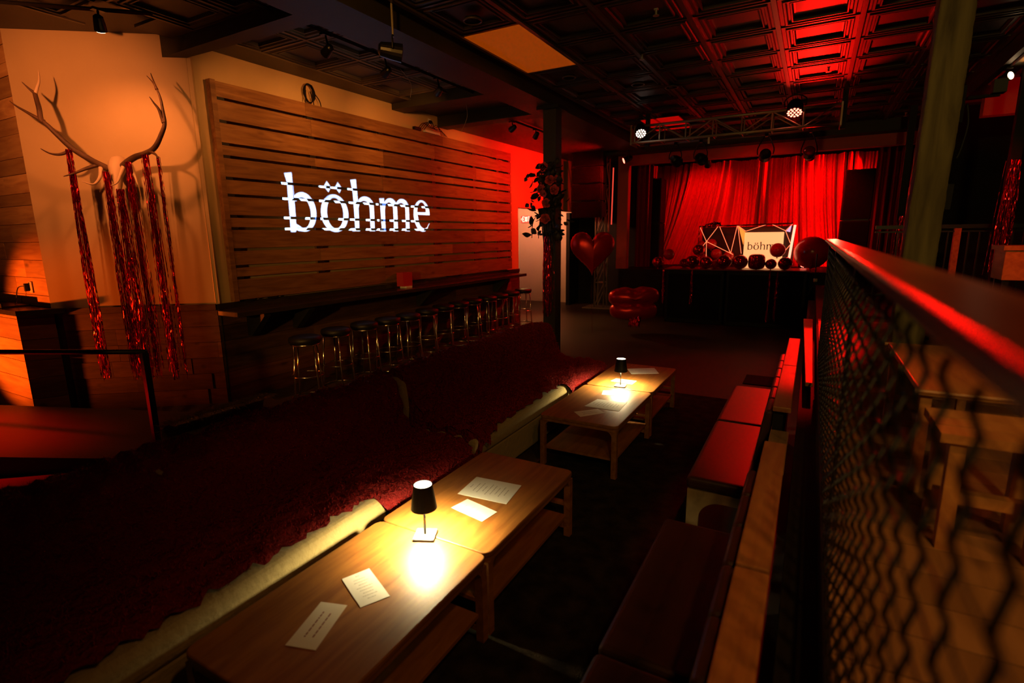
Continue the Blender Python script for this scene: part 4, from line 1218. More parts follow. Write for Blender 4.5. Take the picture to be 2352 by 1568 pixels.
rs = [(-3.73, 7.50, 2.96), (-3.62, 7.46, 2.76), (-3.75, 7.44, 2.64), (-3.53, 7.44, 2.62), (-3.66, 7.42, 2.43), (-3.68, 7.42, 2.20), (-3.52, 7.5, 2.78), (-3.70, 7.42, 2.57)]
for i, p in enumerate(rs):
    r_ = rose0 if i == 0 else share(rose0, 'rose', (0, 0, 0), FA)
    r_.location = Vector(p) + Vector((FX, 0, 0)) - FA.location
    r_.rotation_euler = (PI / 2 + random.uniform(-0.3, 0.3), random.uniform(-0.4, 0.4), random.uniform(-0.5, 0.7))
    s_ = random.uniform(1.0, 1.25) if i < 6 else 0.85
    r_.scale = (s_,) * 3
def leafm():
    m = MB()
    m.grid(lambda u, v: ((u - 0.5) * 0.07 * math.sin(PI * min(0.98, v * 0.94 + 0.03)), v * 0.10, 0.012 * math.sin(PI * v) - abs(u - 0.5) * 0.02), 5, 6)
    return m
leaf0 = leafm().build('leaf', LEAF, FA, world=False, smooth=True)
random.seed(9)
for i in range(150):
    t_ = random.random()
    z = 1.95 + 1.05 * t_
    wdt = 0.10 + 0.22 * math.sin(PI * min(1, max(0.05, (z - 1.75) / 1.35)))
    p = Vector((-3.66 + random.gauss(0, 0.6) * wdt, 7.5 + random.uniform(-0.06, 0.06), z))
    l_ = leaf0 if i == 0 else share(leaf0, 'leaf', (0, 0, 0), FA)
    l_.location = p + Vector((FX, 0, 0)) - FA.location
    l_.rotation_euler = (random.uniform(0, 6), random.uniform(-1, 1), random.uniform(0, 6))
    s_ = random.uniform(0.7, 1.5); l_.scale = (s_,) * 3
m = MB()
for i in range(16):
    x = -3.66 + random.gauss(0, 0.09)
    m.tube(spline([(-3.66, 7.56, 2.4), (x, 7.5, random.uniform(2.0, 2.3)), (x + random.uniform(-.05, .05), 7.5, random.uniform(1.72, 1.95))]), 0.006, 5)
for i in range(14):
    m.tube(spline([(-3.66, 7.58, 2.3), (-3.66 + random.uniform(-.12, .12), 7.5, 2.6), (-3.66 + random.uniform(-.34, .30), 7.5, random.uniform(2.5, 2.95))]), 0.005, 5)
m.xf(lambda x, y, z: (x + FX, y, z)).build('stems', LEAF, FA, smooth=True)
# core of foliage behind the blooms
for i in range(10):
    share(leaf0, 'leaf', Vector((-3.58 + random.uniform(-.1, .1), 7.57, 2.05 + i * 0.09)) - FA.location, FA, (random.uniform(1, 2), random.uniform(-1, 1), random.uniform(0, 6)), (2.2, 2.2, 2.2))

# ------------------------------------------------------------------ hanging line array and truss tower left of the stage
LA = thing('line_array_speaker', 'hanging black stack of four loudspeaker modules left of the stage', 'loudspeaker', (-4.85, 12.6, 2.35))
for k in range(4):
    z0 = 2.36 + k * 0.40
    mo_ = MB().hexa([(-5.24, 12.35, z0), (-4.46, 12.35, z0), (-4.54, 12.85, z0 + 0.03), (-5.16, 12.85, z0 + 0.03), (-5.24, 12.35, z0 + 0.385), (-4.46, 12.35, z0 + 0.385), (-4.54, 12.85, z0 + 0.355), (-5.16, 12.85, z0 + 0.355)]).build('module', BLACK, LA)
    B((-5.20, 12.335, z0 + 0.02), (-4.50, 12.35, z0 + 0.365)).build('grille', GRILLE, mo_)
    B((-5.27, 12.36, z0 + 0.34), (-5.20, 12.42, z0 + 0.375)).build('rigging_pin', BLACKGLOSS, mo_)
B((-5.2, 12.4, 3.96), (-4.5, 12.8, 4.0)).build('fly_frame', BLACKGLOSS, LA)
def truss_tower(x, y, z0, z1, w_, label, n):
    t = thing('truss_tower', label, 'truss', (x, y, z0))
    for sx in (-1, 1):
        for sy in (-1, 1):
            MB().tube([(x + sx * w_, y + sy * w_, z0 + 0.02), (x + sx * w_, y + sy * w_, z1)], 0.022, 8).build('chord', STEEL, t, smooth=True)
    for k in range(n):
        za = z0 + 0.06 + (z1 - z0 - 0.1) * k / n; zb = z0 + 0.06 + (z1 - z0 - 0.1) * (k + 1) / n
        for s in (-1, 1):
            MB().tube([(x - w_, y + s * w_, za), (x + w_, y + s * w_, zb)], 0.012, 6).build('brace', STEEL, t)
            MB().tube([(x + s * w_, y - w_, zb), (x + s * w_, y + w_, za)], 0.012, 6).build('brace', STEEL, t)
            MB().tube([(x - w_, y + s * w_, zb), (x + w_, y + s * w_, zb)], 0.012, 6).build('rung', STEEL, t)
    B((x - 0.42, y - 0.30, z0), (x + 0.38, y + 0.30, z0 + 0.025)).build('base_plate', STEEL, t)
    return t
truss_tower(-4.95, 13.75, 0.0, 3.9, 0.13, 'aluminium truss tower on a flat base behind the heart balloon', 6)
o = MB().tube([(-4.42, 12.95, 2.2), (-4.40, 12.95, 3.55)], 0.014, 10).build('truss_edge_glow', TRUSSGLOW)  # glowing strip added in place of red light on the truss edge
tag(o, 'upright glowing strip put in for the red-lit truss edge beside the hanging loudspeakers', 'truss edge')

# ------------------------------------------------------------------ balloons on the floor
HB = thing('heart_balloon', 'large red foil heart balloon floating before the truss tower', 'balloon', (-3.78, 10.0, 1.08))
def heart(u, v):
    a = u * 2 * PI
    hx = 16 * math.sin(a) ** 3; hy = 13 * math.cos(a) - 5 * math.cos(2 * a) - 2 * math.cos(3 * a) - math.cos(4 * a)
    q = math.sin(v * PI / 2)
    side = 1 if v >= 0 else -1
    rim = math.cos(v * PI / 2) ** 0.75
    puff = 0.17 * math.sin(v * PI / 2)
    wr = 1 + 0.012 * math.sin(a * 42) * rim
    return (hx / 17 * 0.46 * rim * wr, puff, hy / 17 * 0.50 * rim * wr)
m = MB()
m.grid(lambda u, v: heart(u, v * 2 - 1), 96, 25, True)
m.xf(lambda x, y, z: (-3.79 + x * math.cos(.5) - y * math.sin(.5), 10.0 + x * math.sin(.5) + y * math.cos(.5), 1.66 + z))
m.build('envelope', HEART, HB, smooth=True)
MB().tube(spline([(-3.79, 10.0, 1.12), (-3.8, 10.02, 0.7), (-3.76, 10.0, 0.0)]), 0.003, 4).build('ribbon', FOILRED, HB)
LB = thing('lips_balloon', 'puffy red foil lips balloon resting on the floor before the stage', 'balloon', (-3.08, 10.5, 0.2))
def lobe(u, v, rx, ry, rz, pinch):
    a = u * 2 * PI; b = (v - 0.5) * PI
    r = max(0.0, math.cos(b)) ** 0.62
    wr = 1 + 0.03 * math.sin(v * 46) * math.exp(-((math.sin(a) - pinch) / 0.45) ** 2)
    return (rx * math.sin(b), ry * r * math.cos(a) * wr, rz * r * math.sin(a) * wr)
def put(x, y, z, zc, tilt):
    return (-3.08 + x * math.cos(.45) - y * math.sin(.45), 10.5 + x * math.sin(.45) + y * math.cos(.45), zc + z + tilt * x)
m = MB().grid(lambda u, v: lobe(u, v, 0.50, 0.27, 0.21, -0.8), 48, 60, True)
m.xf(lambda x, y, z: put(x, y, z - 0.05 * math.exp(-(x / 0.10) ** 2) * (1 if z > 0 else 0), 0.72, 0.03))
m.build('upper_lip', HEART, LB, smooth=True)
m = MB().grid(lambda u, v: lobe(u, v, 0.47, 0.25, 0.20, 0.8), 48, 60, True)
m.xf(lambda x, y, z: put(x, y, z, 0.44, 0.0))
m.build('lower_lip', HEART, LB, smooth=True)
m = MB().grid(lambda u, v: (-2.97 + (u - .5) * 0.22, 10.30 - 0.12 * v + 0.02 * math.sin(u * 20), 0.33 - 0.16 * v + 0.03 * math.cos(u * 25 + v * 9)), 14, 8)
m.build('crumpled_tail', FOILRED, LB)

# ------------------------------------------------------------------ subwoofers before the stage, balloons and sign on them
SW = []
for a, b, lab in ((-2.83, -1.60, 'left black subwoofer cabinet before the stage'), (-1.56, -0.05, 'right black subwoofer cabinet before the stage')):
    t = thing('subwoofer', lab, 'subwoofer', ((a + b) / 2, 12.5, 0), 'subwoofers before the stage')
    cb_ = B((a, 12.10, 0.0), (b, 12.92, 1.175)).build('cabinet', BLACK, t, bevel=0.015)
    B((a + 0.06, 12.085, 0.10), (b - 0.06, 12.10, 1.09)).build('grille', GRILLE, cb_)
    for x in (a + 0.02, b - 0.06):
        B((x, 12.08, 0.05), (x + 0.04, 12.10, 1.14)).build('corner_rail', BLACKGLOSS, cb_)
o = B((-2.86, 12.06, 1.176), (-0.02, 12.95, 1.20)).build('booth_board', mat('dark red board', (0.30, 0.02, 0.015), 0.35))
tag(o, 'dark red board lying across both subwoofers under the balloons', 'board')
for x, z1, lab in ((-2.87, 1.17, 'red tinsel strand hanging at the left end of the subwoofers'), (-2.25, 1.17, 'red tinsel strand on the front of the left subwoofer'), (-0.72, 1.17, 'longest red tinsel strand on the front of the right subwoofer'), (-0.58, 1.17, 'thin red tinsel strand right of the longest one on the subwoofer')):
    tinsel('tinsel_strand', lab, (x, 12.03, 0), 0.12 if x > -1 else 0.35, z1, 0.05, 14, 'tinsel strands on the subwoofers', (1, 0, 0), 0.02)
def balloon(c, r, label, mt, name='round_balloon', sq=0.0, dent=0.0):
    t = thing(name, label, 'balloon', (c[0], c[1], c[2] - r), 'balloons round the booth')
    def f(u, v):
        a = u * 2 * PI; b = (v - 0.5) * PI
        p = 2.0 + sq
        cr = (abs(math.cos(b)) ** (2 / p)); sr = math.copysign(abs(math.sin(b)) ** (2 / p), math.sin(b))
        w_ = 1 + 0.012 * math.sin(a * 16) * abs(math.sin(b)) ** 6
        return (c[0] + r * cr * math.cos(a) * w_, c[1] + r * cr * math.sin(a) * w_, c[2] + r * 0.97 * sr)
    en_ = MB().grid(f, 32, 18, True).build('envelope', mt, t, smooth=True)
    MB().lathe([(0.004, -r * 0.97 - 0.012), (0.018, -r * 0.97 - 0.02), (0.006, -r * 0.94)], 8, c, close=False).build('neck', mt, en_)
    return t
BL_ = [((-3.03, 12.15, 1.33), .13, BALLOON, 'leftmost balloon, hanging off the end of the booth board'), ((-2.83, 12.32, 1.50), .125, LATEX, 'bright red balloon second from the left on the booth'),
       ((-2.52, 12.5, 1.30), .105, BALLOONDK, 'low dark balloon third from the left on the booth'), ((-2.29, 12.2, 1.345), .145, BALLOONDK, 'dark balloon at the left front of the booth'),
       ((-2.17, 12.25, 1.60), .13, BALLOON, 'balloon perched on top of the left cluster'), ((-2.00, 12.2, 1.335), .135, BALLOON, 'dark red balloon right of the left cluster'),
       ((-1.82, 12.35, 1.30), .10, LATEX, 'small bright balloon tucked behind the left cluster'), ((-1.64, 12.2, 1.355), .155, BALLOONDK, 'first chrome-dark balloon in the middle of the booth'),
       ((-1.32, 12.2, 1.355), .155, BALLOONDK, 'second chrome-dark balloon in the middle of the booth'), ((-1.00, 12.2, 1.365), .165, BALLOONDK, 'squarish chrome-dark balloon before the white sign'),
       ((-0.73, 12.2, 1.32), .11, BALLOONDK, 'dark balloon right of the squarish one'), ((-0.47, 12.2, 1.335), .135, BALLOONDK, 'rightmost dark balloon on the booth front'),
       ((-0.63, 12.25, 1.60), .15, LATEX, 'glossy red balloon covering the last letter of the sign')]
for i, (c, r, mt, lab) in enumerate(BL_):
    balloon(c, r, lab, mt, sq=1.6 if i == 9 else 0.0)
for c, r, lab in (((-2.0, 12.72, 1.72), .12, 'red balloon inside the lit frame, upper left'), ((-2.22, 12.75, 1.72), .08, 'small red balloon at the left corner inside the lit frame'), ((-1.88, 12.72, 1.5), .12, 'red balloon inside the lit frame, lower middle'), ((-2.15, 12.78, 1.42), .09, 'red balloon inside the lit frame, lower left'), ((-1.62, 12.74, 1.46), .11, 'red balloon inside the lit frame beside the sign')):
    balloon(c, r, lab, LATEX)
balloon((-0.02, 12.5, 1.55), 0.33, 'huge red balloon at the right end of the booth behind the handrail', LATEX, 'giant_balloon')

SG = thing('sign_box', 'glowing cream box sign lettered böhme on the booth', 'sign', (-0.93, 12.62, 1.2))
sbx = B((-1.31, 12.60, 1.21), (-0.56, 12.82, 1.965)).build('box', SIGNFACE, SG, bevel=0.006)
def letters(scale, x0, z0, y):
    cu_ = bpy.data.curves.new('sign_word', 'CURVE'); cu_.dimensions = '2D'; cu_.fill_mode = 'BOTH'; cu_.extrude = 0.002
    for L_ in LET:
        sp = cu_.splines.new('POLY'); sp.points.add(len(L_) - 1)
        for q, (a, b) in zip(sp.points, L_): q.co = (a * scale, b * scale, 0, 1)
        sp.use_cyclic_u = True
    tm = bpy.data.objects.new('sign_tmp', cu_); COL.objects.link(tm)
    me_ = bpy.data.meshes.new_from_object(tm.evaluated_get(bpy.context.evaluated_depsgraph_get()))
    bpy.data.objects.remove(tm)
    me_.materials.clear(); me_.materials.append(SIGNINK)
    o_ = bpy.data.objects.new('lettering', me_); COL.objects.link(o_)
    o_.parent = sbx
    o_.location = Vector((x0, y, z0)) - SG.location
    o_.rotation_euler = (PI / 2, 0, 0)
letters(0.225, -1.23, 1.60, 12.597)

FC = thing('lit_booth_frame', 'geometric booth frame of glowing tubes around the sign', 'booth frame', (-1.35, 12.65, 1.2))
Y1, Y2, Y3 = 12.52, 12.60, 12.95
tubes = [((-2.22, Y1, 2.08), (-2.06, Y1 - .08, 1.78)), ((-1.85, Y1, 2.10), (-2.06, Y1 - .08, 1.78)), ((-2.06, Y1 - .08, 1.78), (-2.16, Y1, 1.66)), ((-2.06, Y1 - .08, 1.78), (-2.06, Y1, 1.44)),
         ((-2.06, Y1 - .08, 1.78), (-1.50, Y1 - .06, 1.50)), ((-1.82, Y1, 2.10), (-1.55, Y1 - .06, 1.52)), ((-1.46, Y1, 2.11), (-1.55, Y1 - .06, 1.52)), ((-1.45, Y1, 2.11), (-1.34, Y1 - .04, 1.52)),
         ((-1.45, Y1, 2.11), (-1.29, Y2 - .03, 1.99)), ((-1.29, Y2 - .03, 1.99), (-0.90, Y1, 2.12)), ((-0.78, Y1, 2.12), (-0.53, Y2 - .03, 1.99)), ((-0.53, Y2 - .03, 1.99), (-0.41, Y1, 2.12)), ((-0.53, Y2 - .03, 1.99), (-0.42, Y1, 1.74)), ((-0.42, Y1, 1.70), (-0.52, Y1, 1.56)), ((-2.0, Y1 - .1, 1.24), (-1.80, Y1 - .1, 1.33))]
for a, b in tubes:
    MB().tube([a, b], 0.0055, 8).build('light_tube', LEDTUBE, FC, smooth=True)
MB().tube([(-0.36, Y1, 2.10), (-0.42, Y1 - .1, 1.36)], 0.024, 10).build('bright_tube', LEDSTRIP, FC, smooth=True)
MB().tube([(-2.24, Y1, 2.10), (-0.40, Y1, 2.135)], 0.014, 4).build('top_bar', MIRROR, FC)
MB().tube([(-2.24, Y1, 2.10), (-2.24, Y1, 1.2)], 0.010, 4).build('side_bar', MIRROR, FC)
B((-2.24, Y3, 1.21), (-0.36, Y3 + 0.02, 2.09)).build('back_panel', mat('dark back panel', (0.03, 0.004, 0.004), 0.3), FC)
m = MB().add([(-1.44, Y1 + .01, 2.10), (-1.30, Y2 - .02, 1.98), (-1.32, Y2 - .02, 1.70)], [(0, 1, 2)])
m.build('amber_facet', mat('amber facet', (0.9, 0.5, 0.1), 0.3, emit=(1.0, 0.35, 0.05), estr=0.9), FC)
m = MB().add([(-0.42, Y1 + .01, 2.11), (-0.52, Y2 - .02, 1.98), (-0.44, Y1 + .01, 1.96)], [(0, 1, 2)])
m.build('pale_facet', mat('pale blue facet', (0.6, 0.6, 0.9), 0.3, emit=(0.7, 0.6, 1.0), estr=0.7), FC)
mx = thing('cable_heap', 'small dark heap of cables on top of the lit frame', 'cables', (-1.95, 12.55, 2.13))
for q in range(5):
    MB().tube(spline([(-2.12 + .05 * q, 12.52, 2.125), (-2.06 + .06 * q, 12.55, 2.16 + .02 * (q % 3)), (-1.98 + .04 * q, 12.58, 2.15), (-1.88 + .02 * q, 12.55, 2.19 - .015 * q), (-1.80, 12.54, 2.13)]), 0.010, 6).build('cable', RUBBER, mx, smooth=True)
# ------------------------------------------------------------------ stage curtain
random.seed(31)
CY = 15.2
NU, NVC = 900, 14
phs = [random.uniform(0, 6.28) for _ in range(6)]
def fold(t):
    q = t + 0.006 * math.sin(2 * PI * 6.3 * t + phs[0]) + 0.004 * math.sin(2 * PI * 13.7 * t + phs[1])
    a = 0.6 + 0.4 * math.sin(2 * PI * 7.1 * t + phs[3])
    return -0.34 * a * abs(math.sin(PI * 32 * q)) ** 0.9 - 0.06 * abs(math.sin(PI * 97 * q + phs[4])) + 0.05 * math.sin(2 * PI * 9 * t + phs[2])
def curt(u, v):
    x = -4.35 + 6.2 * u
    # hem of the left third is swept outwards, the right part hangs straight
    sweep = -0.75 * math.exp(-((u - 0.26) / 0.13) ** 2) * (1 - v) ** 1.5 + 0.30 * math.exp(-((u - 0.70) / 0.10) ** 2) * (1 - v) ** 1.5
    z = 1.13 + v * 2.62
    tight = 0.75 + 0.25 * (1 - v)
    return (x + sweep, CY + 1.3 * fold(u) * tight, z)
cu1 = MB().grid(curt, NU, NVC).build('stage_curtain', CURTAIN, smooth=True)
tag(cu1, 'wide red velvet curtain in deep folds at the back of the stage', 'curtain')
def side(u, v, x0, x1, y, n):
    return (x0 + (x1 - x0) * u, y + 0.07 * math.sin(2 * PI * n * u + 0.7 * math.sin(9 * u)), 1.13 + v * 2.6)
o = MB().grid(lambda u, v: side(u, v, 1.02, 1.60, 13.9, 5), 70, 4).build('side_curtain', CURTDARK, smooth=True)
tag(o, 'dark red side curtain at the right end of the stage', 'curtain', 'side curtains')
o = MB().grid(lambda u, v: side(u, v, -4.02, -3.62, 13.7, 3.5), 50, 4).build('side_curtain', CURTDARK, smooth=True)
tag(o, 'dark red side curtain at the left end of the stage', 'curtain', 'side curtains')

# ------------------------------------------------------------------ tall loudspeakers on the stage
for x0, x1, zt, lab in ((-4.06, -3.50, 3.35, 'tall black loudspeaker column at the left of the stage'), (0.48, 1.05, 3.28, 'tall black loudspeaker column at the right of the stage')):
    t = thing('loudspeaker_column', lab, 'loudspeaker', ((x0 + x1) / 2, 14.3, 1.12), 'loudspeaker columns on the stage')
    zm = (1.125 + zt) / 2
    for a, b in ((1.125, zm - 0.01), (zm + 0.01, zt)):
        cb_ = B((x0, 14.1, a), (x1, 14.6, b)).build('cabinet', BLACK, t, bevel=0.012)
        B((x0 + 0.03, 14.085, a + 0.03), (x1 - 0.03, 14.1, b - 0.03)).build('grille', GRILLE, cb_)
    B((x0 + 0.05, 14.1, zm - 0.01), (x1 - 0.05, 14.55, zm + 0.01)).build('link_plate', BLACKGLOSS, t)

# ------------------------------------------------------------------ lighting truss over the dance floor
LT = thing('lighting_truss', 'horizontal aluminium lighting truss hung before the stage', 'truss', (-1.4, 9.8, 3.6))
TX0, TX1, TY0, TY1, TZ0, TZ1 = -2.95, 0.20, 9.6, 9.95, 3.52, 3.79
for y in (TY0, TY1):
    for z in (TZ0, TZ1):
        MB().tube([(TX0, y, z), (TX1, y, z)], 0.021, 10).build('chord', STEEL, LT, smooth=True)
nb = 7
for k in range(nb):
    xa = TX0 + 0.06 + (TX1 - TX0 - 0.12) * k / nb; xb = TX0 + 0.06 + (TX1 - TX0 - 0.12) * (k + 1) / nb
    for y in (TY0, TY1):
        za, zb = (TZ0, TZ1) if k % 2 == 0 else (TZ1, TZ0)
        MB().tube([(xa, y, za), (xb, y, zb)], 0.011, 6).build('brace', STEEL, LT)
    for z in (TZ0, TZ1):
        MB().tube([(xa, TY0, z), (xa, TY1, z)], 0.011, 6).build('cross_bar', STEEL, LT)
    for y in (TY0, TY1):
        MB().tube([(xa, y, TZ0), (xa, y, TZ1)], 0.011, 6).build('upright', STEEL, LT)
for x in (TX0, TX1):
    B((x - 0.012, TY0 - 0.03, TZ0 - 0.03), (x + 0.012, TY1 + 0.03, TZ1 + 0.03)).build('end_plate', STEEL, LT)
for x in (TX0 + 0.25, TX1 + 0.03):
    B((x - 0.035, TY0 + 0.1, TZ0 - 0.06), (x + 0.035, TY0 + 0.16, 4.02)).build('hanging_strap', BLACK, LT)

def stage_par(loc, d, label, led, nled, energy=0, color=RED, angle=60, r=0.095, top=None):
    t = thing('stage_light', label, 'stage light', loc, 'stage lights')
    d = Vector(d).normalized(); c = Vector(loc)
    ln = 0.20
    can = MB().tube([c - d * ln, c - d * (ln - 0.02), c - d * 0.12, c], [r * 0.45, r * 0.7, r * 0.92, r], 18).build('can', BLACKGLOSS, t)
    a = d.cross(Vector((0, 0, 1)))
    a = a.normalized() if a.length > 0.05 else Vector((1, 0, 0))
    b = d.cross(a)
    if nled:
        MB().tube([c + d * 0.001, c + d * 0.004], r * 0.9, 18).build('face', BLACK, can)
        ps_ = [(0, 0)] + [(0.42 * r * math.cos(k * PI / 3), 0.42 * r * math.sin(k * PI / 3)) for k in range(6)] + [(0.74 * r * math.cos(k * PI / 6), 0.74 * r * math.sin(k * PI / 6)) for k in range(12)]
        for p, q in ps_[:nled]:
            e = c + a * p + b * q
            MB().tube([e + d * 0.005, e + d * 0.010], r * 0.13, 8).build('led', led, can)
    else:
        MB().tube([c + d * 0.001, c + d * 0.006], [r * 0.85, r * 0.6], 18).build('lens', mat('dark red lens', (0.20, 0.02, 0.02), 0.12, 0.3), can)
    ct = c - d * 0.1
    zt = top if top else ct.z + 0.2
    MB().tube(spline([ct + a * (r + .02), ct + a * (r + .02) + Vector((0, 0, 0.11)), Vector((ct.x, ct.y, zt)), ct - a * (r + .02) + Vector((0, 0, 0.11)), ct - a * (r + .02)]), 0.010, 6).build('yoke', BLACKGLOSS, t)
    B((ct.x - 0.025, ct.y - 0.025, zt - 0.02), (ct.x + 0.025, ct.y + 0.025, zt + 0.03)).build('clamp', BLACKGLOSS, t)
    if energy:
        spot('stage_beam', tuple(c + d * 0.03), tuple(c + d * 5), energy, color, angle, 0.7, 0.06, t)
    return t
stage_par((-2.76, 9.52, 3.66), (0.25, -0.62, -0.72), 'white-hot led par at the left end of the truss', LEDWHITE, 19, 35, (1.0, 0.03, 0.01), 50, 0.10, 3.95)
stage_par((-0.42, 9.58, 3.74), (0.0, -0.45, -0.9), 'red led par on top of the truss near its right end', LEDRED, 19, 30, RED, 60, 0.12, 4.0)
for x, z, dx, lab in ((-2.22, 3.30, 0.3, 'first dark stage light under the truss from the left'), (-1.80, 3.30, 0.25, 'second dark stage light under the truss, with a white tag'), (-0.82, 3.28, -0.1, 'third dark stage light under the truss'), (-0.28, 3.30, -0.2, 'rightmost dark stage light under the truss')):
    if x > -0.5: stage_par((x + 0.1, 9.857, z - 0.10), (0.05, -0.90, 0.42), lab, LEDRED, 0, 330, RED, 60, 0.085, TZ0 - 0.02)
    else: stage_par((x, 10.03, z - 0.10), (dx, 0.85, -0.22), lab, LEDRED, 0, 60, RED, 64 if x > -1 else 52, 0.095, TZ0 - 0.02)
B((-1.66, 9.58, 3.40), (-1.63, 9.60, 3.50)).build('tag_plate', WHITEPL, LT)
stage_par((-3.92, 12.25, 3.60), (-0.9, -0.55, -0.42), 'small bright red flood lamp on the proscenium left of the stage', LEDRED, 19, 640, RED, 110, 0.07, 3.8)
# red stage washes inside the proscenium
stage_par((-3.75, 14.55, 3.3), (0.9, 0.16, -0.35), 'stage wash light above the left loudspeaker column', LEDRED, 7, 300, RED, 110, 0.08, 3.98)
stage_par((-2.3, 13.5, 3.50), (-0.1, 0.75, -0.6), 'stage wash light behind the header left of the middle', LEDRED, 7, 110, RED, 100, 0.08, 3.98)
stage_par((-0.2, 13.5, 3.50), (0.25, 0.75, -0.6), 'stage wash light behind the header right of the middle', LEDRED, 7, 140, RED, 100, 0.08, 3.98)
stage_par((1.25, 14.5, 3.45), (-0.9, 0.16, -0.42), 'stage wash light above the right loudspeaker column', LEDRED, 7, 420, RED, 110, 0.08, 3.98)
stage_par((-0.15, 13.1, 1.26), (0.02, -0.80, 0.52), 'red uplight on the stage edge aimed at the ceiling', LEDRED, 19, 500, RED, 36, 0.07, 1.32)
stage_par((-1.6, 14.3, 1.26), (0.1, 0.8, 0.6), 'red uplight on the stage floor behind the lit frame', LEDRED, 19, 30, RED, 110, 0.07, 1.32)
stage_par((0.0, 14.2, 1.26), (0.1, 0.85, 0.5), 'red uplight on the stage floor behind the giant balloon', LEDRED, 19, 70, RED, 110, 0.07, 1.32)

# ------------------------------------------------------------------ microphone stand beside the giant balloon
ms = thing('microphone_stand', 'black microphone stand with a pale knob beside the giant balloon', 'microphone stand', (0.10, 11.6, 0.0))
MB().tube([(0.10, 11.6, 0.02), (0.075, 11.6, 1.55)], 0.010, 8).build('pole', BLACKGLOSS, ms)
MB().lathe([(0.0, 0), (0.12, 0.0), (0.12, 0.012), (0.02, 0.03), (0.0, 0.03)], 18, (0.10, 11.6, 0.0), close=False).build('foot', BLACKGLOSS, ms)
MB().lathe([(0.0, -.03), (0.03, -.03), (0.034, 0.0), (0.03, .03), (0.0, .03)], 12, (0.09, 11.57, 1.06), close=False).build('knob', WHITEPL, ms, smooth=True)

# ------------------------------------------------------------------ things on the raised floor behind the mesh
PF = 0.93
def wbench(x0, x1, y0, y1, z, label):
    t = thing('wooden_bench', label, 'bench', ((x0 + x1) / 2, (y0 + y1) / 2, PF), 'wooden benches on the raised floor')
    n = 3
    for k in range(n):
        a = y0 + (y1 - y0) * k / n; b = y0 + (y1 - y0) * (k + 1) / n - 0.008
        B((x0, a, z - 0.03), (x1, b, z)).build('plank', LEDGEWOOD, t)
    for x in (x0 + 0.03, x1 - 0.07):
        for y in (y0 + 0.02, y1 - 0.06):
            B((x, y, PF), (x + 0.04, y + 0.04, z - 0.03)).build('leg', LEDGEWOOD, t)
    B((x0 + 0.03, (y0 + y1) / 2 - 0.02, PF + 0.12), (x1 - 0.03, (y0 + y1) / 2 + 0.02, PF + 0.16)).build('stretcher', LEDGEWOOD, t)
wbench(0.40, 0.72, 2.02, 2.32, 1.33, 'orange wooden bench nearest behind the mesh railing')
tb = thing('wooden_table', 'small wooden table with rounded edge bars behind the mesh railing', 'table', (0.58, 2.95, PF))
B((0.40, 2.45, 1.335), (0.76, 3.45, 1.36)).build('table_top', LEDGEWOOD, tb, bevel=0.004)
for y in (2.45, 3.45):
    MB().tube([(0.385, y, 1.352), (0.775, y, 1.352)], 0.009, 8).build('edge_bar', LEDGEWOOD, tb)
for x in (0.43, 0.73):
    for y in (2.50, 3.40):
        B((x - .018, y - .018, PF), (x + .018, y + .018, 1.335)).build('leg', LEDGEWOOD, tb)
bx = thing('wooden_crate', 'red-lit wooden crate on a stand at the right edge', 'crate', (1.75, 6.6, PF))
B((1.52, 6.4, 1.50), (2.0, 6.75, 1.79)).build('body', LEDGEWOOD, bx, bevel=0.006)
B((1.50, 6.38, 1.77), (2.02, 6.77, 1.81)).build('rim', LEDGEWOOD, bx)
for x in (1.56, 1.94):
    for y in (6.44, 6.70):
        B((x - .02, y - .02, PF), (x + .02, y + .02, 1.50)).build('leg', BLACKGLOSS, bx)
spot('crate_red_light', (1.6, 4.4, 3.3), (1.78, 6.5, 1.65), 120, (1.0, 0.06, 0.01), 22, 0.8, 0.06)
spot('table_red_light', (1.6, 4.2, 3.3), (0.66, 2.9, 1.35), 22, (1.0, 0.05, 0.01), 17, 0.9, 0.06)
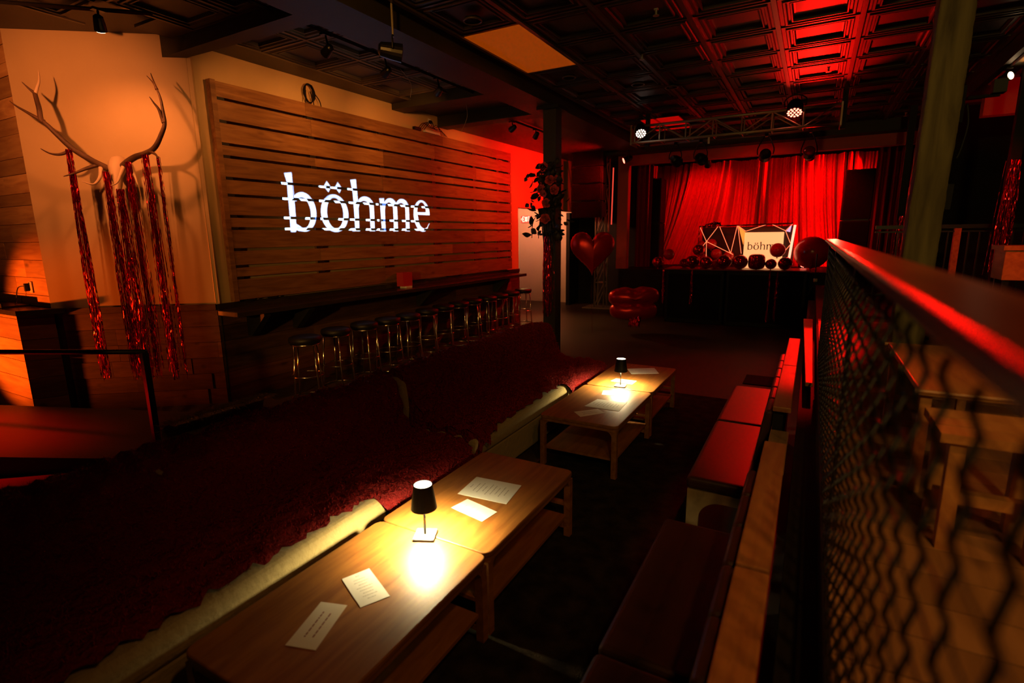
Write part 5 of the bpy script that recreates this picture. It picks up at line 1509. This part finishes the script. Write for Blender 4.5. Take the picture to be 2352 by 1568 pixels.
rl = thing('balustrade', 'black picket balustrade before the dark far wall at the right', 'railing', (1.9, 9.2, PF))
B((0.75, 9.18, 1.98), (3.4, 9.24, 2.03)).build('top_rail', BLACKGLOSS, rl)
B((0.75, 9.19, 1.93), (3.4, 9.23, 1.95)).build('under_rail', BLACKGLOSS, rl)
B((0.75, 9.19, 1.05), (3.4, 9.23, 1.08)).build('bottom_rail', BLACKGLOSS, rl)
pk = B((-0.008, -0.008, 1.08), (0.008, 0.008, 1.93)).build('picket', BLACKGLOSS, rl, world=False)
pk.location = (0.80 - 1.9, 9.21 - 9.2, -PF)
for k in range(1, 24):
    share(pk, 'picket', (0.80 + k * 0.11 - 1.9, 0.01, -PF), rl)
B((1.63, 9.17, PF), (1.70, 9.25, 1.98)).build('newel_post', LEDGEWOOD, rl)
def tpole(x, y, label):
    o_ = thing('tinsel_pole', label, 'column', (x, y, PF), 'dark poles with red tinsel')
    B((x - .05, y - .05, PF), (x + .05, y + .05, 4.0)).build('shaft', BLACK, o_)
    B((x - .08, y - .08, PF), (x + .08, y + .08, PF + 0.02)).build('base_plate', BLACK, o_)
    return o_
tpole(1.98, 8.6, 'dark pole carrying tinsel at the right edge')
tpole(1.42, 9.36, 'dark pole carrying tinsel just right of the timber post')
tpole(1.27, 11.5, 'dark pole carrying tinsel left of the timber post')
tinsel('tinsel_wrap', 'red tinsel wound round the pole at the right edge', (1.97, 8.52, 0), 1.35, 2.75, 0.16, 50, None, (1, 0, 0), 0.02, None, 0.05, 0.006, 0.014)
tinsel('tinsel_wrap', 'red tinsel strand just right of the timber post', (1.42, 9.28, 0), 1.25, 2.25, 0.10, 26, None, (1, 0, 0), 0.02, None, 0.05)
tinsel('tinsel_wrap', 'red tinsel hanging left of the timber post by the side curtain', (1.27, 11.42, 0), 1.30, 2.2, 0.14, 30, None, (1, 0, 0), 0.02, None, 0.05)
spot('tinsel_red_light', (0.9, 6.8, 3.6), (1.75, 9.0, 2.1), 120, RED, 40, 0.9, 0.05)
